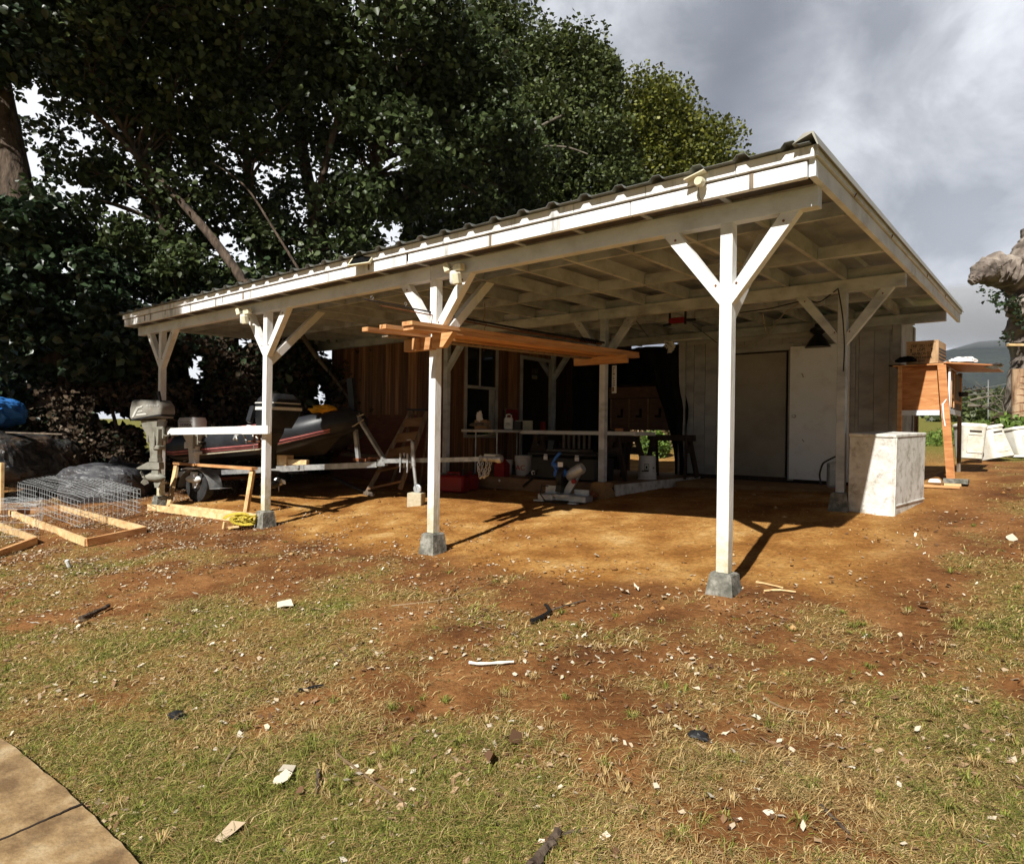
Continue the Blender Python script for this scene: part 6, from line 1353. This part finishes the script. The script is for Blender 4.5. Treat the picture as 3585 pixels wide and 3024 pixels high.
# ================================================================= lawn blades, litter
def lawn():
    n=620000
    u=rng.uniform(-500,4200,n); v=1560+ (3300-1560)*rng.random(n)**.72
    # intersect with the slope approx: iterate
    d=_F[None]+_R3[None]*((u-1792.5)/FPX)[:,None]-_U3[None]*((v-1512)/FPX)[:,None]
    t=np.full(n,5.)
    z=g(CAM[0]+d[:,0]*t,CAM[1]+d[:,1]*t)
    for _ in range(40):
        tn=(z-CAM[2])/np.minimum(d[:,2],-.004); t=t*.5+np.clip(tn,0,60)*.5; z=g(CAM[0]+d[:,0]*t,CAM[1]+d[:,1]*t)
    P_=CAM+d*t[:,None]; P_[:,2]=z
    x,y=P_[:,0],P_[:,1]
    q,b=grassiness(x,y)
    blk=((x<-.0)&(y>3.3)&(y<8))|((y>1.6)&(x<-.3)&(x>-10))
    keep=(rng.random(n)<.05*(1-b)+np.minimum(q*1.25,1.))&(t<22)&(~blk)
    # path
    keep&=~inpath(x,y)
    P_=P_[keep]; q=q[keep]; D=t[keep]; n=len(P_)
    # clumping jitter
    P_[:,0]+=rng.normal(size=n)*.012; P_[:,1]+=rng.normal(size=n)*.012
    tall=(fbm(P_[:,0],P_[:,1],3.,44,3)>.62)
    h=rng.uniform(.014,.046,n)*(1+.9*tall*(rng.random(n)<.6)); w=np.maximum(.0028,.00115*D)*rng.uniform(.7,1.3,n)
    az=rng.uniform(0,2*PI,n); lean=rng.uniform(.6,3.2,n)
    dirv=np.stack([np.cos(az)*lean,np.sin(az)*lean,np.ones(n)],1); dirv/=np.linalg.norm(dirv,axis=1)[:,None]
    side=np.stack([-np.sin(az+.6),np.cos(az+.6),np.zeros(n)],1)
    base=P_.copy(); base[:,2]+=.0+(fbm(P_[:,0],P_[:,1],1.1,20)-.5)*.05-.004
    mid=base+dirv*(h*.6)[:,None]; tip=base+dirv*h[:,None]*1.05+np.stack([np.cos(az),np.sin(az),-.5*np.ones(n)],1)*(h*.45)[:,None]
    v0=base-side*w[:,None]*.5; v1=base+side*w[:,None]*.5; v2=mid+side*w[:,None]*.5; v3=mid-side*w[:,None]*.5
    vs=np.stack([v0,v1,v2,v3,tip-side*w[:,None]*.12,tip+side*w[:,None]*.12],1).reshape(-1,3); k=np.arange(n)[:,None]*6
    f=np.stack([k+np.array([[0,1,2,3]]),k+np.array([[3,2,5,4]])],1).reshape(-1,4)
    # colour index: low = straw, high = green
    gn=np.clip(q*1.15+(fbm(P_[:,0],P_[:,1],1.6,52,3)-.5)*1.1,0,1); isg=rng.random(n)<gn*.62+.03
    val=np.where(isg,.55+.45*rng.random(n),.5*rng.random(n)); val=np.repeat(val,2)
    m_=bpy.data.materials.new('grass_blade'); m_.use_nodes=True; nt=m_.node_tree; N=nt.nodes; L=nt.links; p=N['Principled BSDF']; p.inputs['Roughness'].default_value=.6; p.inputs['Specular IOR Level'].default_value=.25
    a=N.new('ShaderNodeAttribute'); a.attribute_name='v'; r=N.new('ShaderNodeValToRGB'); L.new(a.outputs['Fac'],r.inputs[0]); e=r.color_ramp.elements
    e[0].position=0; e[0].color=(.20,.13,.055,1); e[1].position=1; e[1].color=(.26,.31,.05,1)
    for q_,c in ((.2,(.46,.31,.12)),(.35,(.64,.50,.25)),(.50,(.33,.18,.06)),(.56,(.075,.088,.018)),(.75,(.16,.175,.032)),(.9,(.34,.33,.08))): x_=e.new(q_); x_.color=(*c,1)
    L.new(r.outputs[0],p.inputs['Base Color']); tr=N.new('ShaderNodeBsdfTranslucent'); L.new(r.outputs[0],tr.inputs[0]); mx=N.new('ShaderNodeMixShader'); mx.inputs[0].default_value=.25; L.new(p.outputs[0],mx.inputs[1]); L.new(tr.outputs[0],mx.inputs[2]); L.new(mx.outputs[0],N['Material Output'].inputs[0])
    # tufts: radiating clumps of longer blades
    tc_=620; uu=rng.uniform(-300,4000,tc_); vv=1750+1500*rng.random(tc_)**.8; TV=[];TF=[];TC=[];b0=len(vs)
    for k_ in range(tc_):
        c0=G(uu[k_],vv[k_]) if vv[k_]>1800 else None
        if c0 is None: continue
        qq,bb=grassiness(np.array([c0[0]]),np.array([c0[1]]))
        if bb[0]>.3 or inpath(np.array([c0[0]]),np.array([c0[1]]))[0]: continue
        gr_=random.random()<.35+.5*qq[0]; L0=random.uniform(.03,.075)
        for j_ in range(random.randint(12,34)):
            az_=random.uniform(0,6.283); le=L0*random.uniform(.5,1.2); sp_=random.uniform(.5,1.); r0=random.uniform(0,.02)
            bx=c0[0]+math.cos(az_)*r0; by=c0[1]+math.sin(az_)*r0; bz=float(c0[2])-.004; sx,sy=-math.sin(az_)*.0016,math.cos(az_)*.0016
            m1=(bx+math.cos(az_)*le*.45*sp_,by+math.sin(az_)*le*.45*sp_,bz+le*.5); m2=(bx+math.cos(az_)*le*sp_,by+math.sin(az_)*le*sp_,bz+le*.5*(1.3-sp_))
            n0=b0+len(TV); TV+=[(bx-sx,by-sy,bz),(bx+sx,by+sy,bz),(m1[0]+sx,m1[1]+sy,m1[2]),(m1[0]-sx,m1[1]-sy,m1[2]),(m2[0]-sx*.2,m2[1]-sy*.2,m2[2]),(m2[0]+sx*.2,m2[1]+sy*.2,m2[2])]
            TF+=[(n0,n0+1,n0+2,n0+3),(n0+3,n0+2,n0+5,n0+4)]; c_=(.56+.44*random.random()) if gr_ else .5*random.random(); TC+=[c_,c_]
    vs=np.concatenate([vs,np.array(TV)]); f=np.concatenate([f,np.array(TF)]); val=np.concatenate([val,np.array(TC)])
    o=rawmesh('grass',vs,f,4,m_,val); tag(o,'sparse short grass and straw over the red soil','grass',kind='stuff')
PATH=[V(*G(-700,2500)),V(*G(-200,2560)),V(*G(0,2600)),V(*G(130,2700)),V(*G(250,2800)),V(*G(380,2930)),V(*G(480,3040)),V(*G(640,3300))]
def inpath(x,y):
    # points on the near side of the polyline
    ins=np.zeros(len(x),bool)
    poly=[(p.x,p.y) for p in PATH]+[(PATH[-1].x-2.5,PATH[-1].y-2.5),(PATH[0].x-4,PATH[0].y-4)]
    j=len(poly)-1
    for i in range(len(poly)):
        xi,yi=poly[i];xj,yj=poly[j]
        c=((yi>y)!=(yj>y))&(x<(xj-xi)*(y-yi)/(yj-yi+1e-12)+xi); ins^=c; j=i
    return ins
def path():
    top=PATH; n=len(top); back=[p+V(-2.2,-2.2,-.35) for p in top]
    mb=MB(); 
    sm=smoothpath([tuple(p) for p in top],5)
    vs=[];k=len(sm)
    cols=10; dirb=V(-.72,-.69,0)
    for p in sm:
        p+=V(random.gauss(0,.0025),random.gauss(0,.0025),0)
        for j in range(cols):
            q=p+dirb*(j*.22); z=float(g(q.x,q.y))+.028 if j>0 else float(g(p.x,p.y))+.024; vs.append((q.x,q.y,z))
    fs=[(i*cols+j,(i+1)*cols+j,(i+1)*cols+j+1,i*cols+j+1) for i in range(k-1) for j in range(cols-1)]
    b=len(vs); 
    for p in sm: vs.append((p.x+.012,p.y+.008,float(g(p.x,p.y))-.05))
    fs+=[(i*cols,b+i,b+i+1,(i+1)*cols) for i in range(k-1)]
    mb.add(vs,fs,c=.5); o=mb.build('path',M['pathc'],None); tag(o,kind='structure')
    # joint grooves
    for (u0,v0,u1,v1) in ((-60,2995,285,2838),):
        a=V(*G(u0,v0));b_=V(*G(u1,v1)); mb=MB(); P_=[]
        for i in range(26):
            q=a.lerp(b_,i/25); q+=V(random.gauss(0,.002),random.gauss(0,.002),0); q.z=float(g(q.x,q.y))+.0275; P_.append(q)
        mb.tube(P_,.006,6); jo=mb.build('path_joint',M['ink'],o)
path(); lawn()
def pebbles():
    n=2600; x=rng.uniform(-9.5,2.2,n); y=rng.uniform(-1.2,5.2,n); s_=rng.uniform(.004,.014,n)*(1+2*(rng.random(n)>.97)); z=g(x,y)+(fbm(x,y,1.1,20)-.5)*.05
    D=np.array([(1,0,0),(.3,.9,0),(-.8,.5,0),(-.7,-.6,0),(.4,-.9,0),(0,0,.7),(0,0,-.4)]); vs=(D[None]*(1+rng.normal(0,.15,(n,7,3))))*s_[:,None,None]+np.stack([x,y,z+s_*.2],1)[:,None]
    F=[(0,1,5),(1,2,5),(2,3,5),(3,4,5),(4,0,5),(1,0,6),(2,1,6),(3,2,6),(4,3,6),(0,4,6)]; f=(np.arange(n)[:,None,None]*7+np.array(F)[None]).reshape(-1,3)
    tag(rawmesh('pebbles',vs.reshape(-1,3),f,3,M['clod']),'small clods and pebbles on the dirt floor','pebbles',kind='stuff')
M['clod']=mat('dirt_clod',[(.16,.07,.02),(.34,.17,.055),(.5,.36,.18)],(9,9,9),rough=.95,bump=0)
pebbles()
def litter():
    n=130000
    x=rng.uniform(-14,4,n); y=rng.uniform(-4.8,3.6,n)
    dens=.30+.95*(1-sst(-6.8,-3.2,x))*sst(-3.6,-1.8,y+.25*(x+6))*(1-sst(.4,1.6,y)*sst(-10,-8.6,x)); dens=dens*np.where((y>.2)&(x>-9),.25,1)*(np.clip(fbm(x,y,2.4,70,4)*3.4-1.15,0.05,1.6))
    k=rng.random(n)<dens; k&=~((y>1.3)&(x>-8.5)&(x<.2)); x=x[k];y=y[k]; z=g(x,y)+(fbm(x,y,1.1,20)-.5)*.05+.010
    far=np.hypot(x-CAM[0],y-CAM[1])
    return np.stack([x,y,z],1)
M['litter']=bpy.data.materials.new('leaf_litter'); M['litter'].use_nodes=True
def lm():
    nt=M['litter'].node_tree;N=nt.nodes;L=nt.links;p=N['Principled BSDF'];p.inputs['Roughness'].default_value=.8;p.inputs['Specular IOR Level'].default_value=.15
    a=N.new('ShaderNodeAttribute'); a.attribute_name='v'; r=N.new('ShaderNodeValToRGB'); L.new(a.outputs['Fac'],r.inputs[0]); e=r.color_ramp.elements
    e[0].position=0; e[0].color=(.07,.035,.018,1); e[1].position=1; e[1].color=(.62,.56,.45,1)
    for q_,c in ((.3,(.20,.11,.06)),(.55,(.34,.23,.13)),(.8,(.48,.38,.26))): x_=e.new(q_); x_.color=(*c,1)
    L.new(r.outputs[0],p.inputs['Base Color'])
lm()
def flatleaves(name,P_,size,val,label,cat,kind):
    n=len(P_); s=size*rng.uniform(.4,1.3,n)[:,None]; az=rng.uniform(0,2*PI,n); a=np.stack([np.cos(az),np.sin(az),rng.normal(0,.25,n)],1); b=np.stack([-np.sin(az),np.cos(az),rng.normal(0,.35,n)],1)
    L=[(-.5,0,.1),(-.2,.28,-.06),(.2,.22,.16),(.5,.02,.0),(.15,-.26,.12),(-.25,-.22,.0)]; vs=np.zeros((n,6,3)); up=np.array([0,0,1.])
    asp=rng.uniform(.4,1.2,n)[:,None]
    for i,(x,y,z) in enumerate(L): vs[:,i]=P_+(a*(x+rng.normal(0,.07,n)[:,None])+b*asp*(y+rng.normal(0,.06,n)[:,None])+up*z*.9)*s
    base=np.arange(n)[:,None]*6; f=np.concatenate([base+np.array([[0,1,2,3]]),base+np.array([[0,3,4,5]])],1).reshape(-1,4)
    return tag(rawmesh(name,vs.reshape(-1,3),f,4,M['litter'],np.repeat(val,2)),label,cat,None,kind)
P_=litter(); flatleaves('leaf_litter',P_,.034,np.clip(rng.random(len(P_))**.95,0,1),'scattered small dry leaves and bark chips on the ground','leaf litter','stuff')
# larger leaves and sticks you can point at
big=[(580,1240,.14,.95),(628,1282,.12,1),(1275,1212,.16,.9),(1300,1205,.12,1),(1218,1138,.16,.85),(1128,1172,.13,.2),(70,1278,.09,1),(1000,1555-0,.17,.25),(1052,1520,.16,.22),(1044,1482,.06,1),(575,1600,.13,.95),(708,1605,.12,.9),(470,1712,.12,.75),(1450,1635,.09,.95),(1340,1655-40,.05,.9),(1875,1498,.06,.95),(1998,1390,.07,.8),(1995,1440,.10,.6),(1885,1240,.10,.75),(1940,1073,.10,1),(418,1298,.10,.15),(612,1625,.09,.3),(1160,1380,.05,.95),(765,1290,.06,1),(1355,1225,.08,.8),(1437,1320,.07,1),(2065,1103,.12,.9),(1030,1515,.1,.3),(1845,1655+80,.06,.9),(690,1640,.08,.9),(590,1580,.09,.97),(730,1590,.08,.9),(400,1217,.08,.9),(1640,1700,.05,.9),(2060,1000,.10,.6)]
LM=[('the near footing',1470,1205),('the middle footing',888,1110),('the left footing',548,1058),('the concrete path',150,1640),('the curved black bark strip',1110,1260),('the bleached stick',1000,1358),('the slanting straw stalk',760,1600),('the thick brown branch',1110,1750),('the black plastic scrap',1427,1508),('the thin dark stick',1705,1680),('the charred stick',195,1256),('the white cabinet',1810,1060),('the dry root',1600,1450),('the right edge of the lawn',2091,1300)]
info=[]
for i,(u,v,sz_,val) in enumerate(big):
    n_,a_,b_=min(LM,key=lambda t:(t[1]-u)**2+(1.8*(t[2]-v))**2); dx,dy=u-a_,1.8*(v-b_)
    rel='left of' if -dx>abs(dy) else 'right of' if dx>abs(dy) else 'below' if dy>0 else 'above'
    tone='pale cream' if val>.85 else 'tan' if val>.5 else 'reddish brown'
    info.append((tone,rel,n_,math.hypot(dx,dy)))
for i,(u,v,sz_,val) in enumerate(big):
    p=np.array(G(u/.5833,v/.5833)); p[2]+=.022
    tone,rel,n_,dd=info[i]; rank=sum(1 for t in info if t[:3]==info[i][:3] and t[3]<dd)
    o=flatleaves('fallen_leaf',p[None],sz_*.75,np.array([val]),None,None,None)
    tag(o,'%s fallen leaf lying %s%s %s'%(tone,('','second nearest, ','third nearest, ','fourth nearest, ','fifth nearest, ')[min(rank,4)],rel,n_),'leaf','larger fallen leaves on the yard')
def stick(label,pts,r,mt):
    P2=[]
    for u,v in pts: q=G(u/.5833,v/.5833); P2.append((q[0],q[1],q[2]+r*.9+.006))
    mb=MB(); P3=smoothpath(P2,5); P3=[p+V(random.gauss(0,r*.25),random.gauss(0,r*.25),0) for p in P3]; mb.tube(P3,[r*(.8+.4*random.random())*(1-.35*i/len(P3)) for i in range(len(P3))],7); single('stick',mb,M[mt],label,'stick')
stick('long thin straw coloured twig curving below the middle footing',[(800,1240),(900,1228),(960,1212),(1005,1192)],.006,'reed')
stick('charred dark stick with a pale end on the left lawn',[(165,1270),(195,1256),(222,1243)],.022,'bark')
stick('curved black strip of bark in the middle of the yard',[(1085,1274),(1112,1262),(1122,1250),(1112,1240)],.016,'black')
stick('dark straight twig right of the black curved strip',[(1128,1248),(1160,1238),(1195,1228)],.007,'bark')
stick('bleached bone like stick lying in the centre lawn',[(958,1358),(990,1360),(1050,1356)],.010,'ropew')
stick('long straw stalk slanting across the lower lawn',[(690,1545),(740,1585),(790,1622),(835,1655)],.006,'reed')
stick('thick brown branch poking in at the bottom edge',[(1085,1790),(1115,1745),(1140,1712)],.020,'bark')
stick('thin brown branch joined to the thick one at the bottom',[(1140,1712),(1170,1706),(1200,1700)],.008,'bark')
stick('thin dark stick on the bare patch at lower right',[(1675,1648),(1705,1680),(1735,1708)],.007,'bark')
stick('brown stick standing out of the leaves at lower left',[(648,1622),(650,1600),(648,1578)],.008,'bark')
stick('dry root arching over the bare soil at right',[(1560,1430),(1600,1450),(1650,1462)],.006,'reed')
stick('slim straw lying right of the path corner',[(480,1530),(455,1570),(445,1590)],.007,'reed')
stick('dark twig on the concrete path',[(-8,1562),(15,1556),(32,1552)],.010,'bark')
stick('short black strip on the lawn above the green patch',[(610,1414),(640,1408),(660,1404)],.010,'black')
stick('short orange wood chip beside the near footing',[(1545,1192),(1575,1198),(1600,1204)],.009,'pine')
stick('second wood chip beside the near footing',[(1560,1210),(1590,1208),(1625,1212)],.008,'pine')
for u,v,lb,s in ((1427,1508,'small black plastic scrap in the right lawn',.05),(362,1465,'crumpled dark scrap in the left lawn',.06)):
    p=G(u/.5833,v/.5833); mb=MB(); mb.blob((0,0,.012),(s,s*.6,.02),12,8,.5,4,3); single('plastic_scrap',mb,M['black'],lb,'scrap',p)
p=G(142/.5833,1158/.5833); mb=MB(); mb.lathe([(0,0),(.02,.0),(.022,.08),(0,.09)],10); single('white_bottle',mb,M['plw'],'small white bottle standing in the leaf litter at left','bottle',p,rx=R(18))
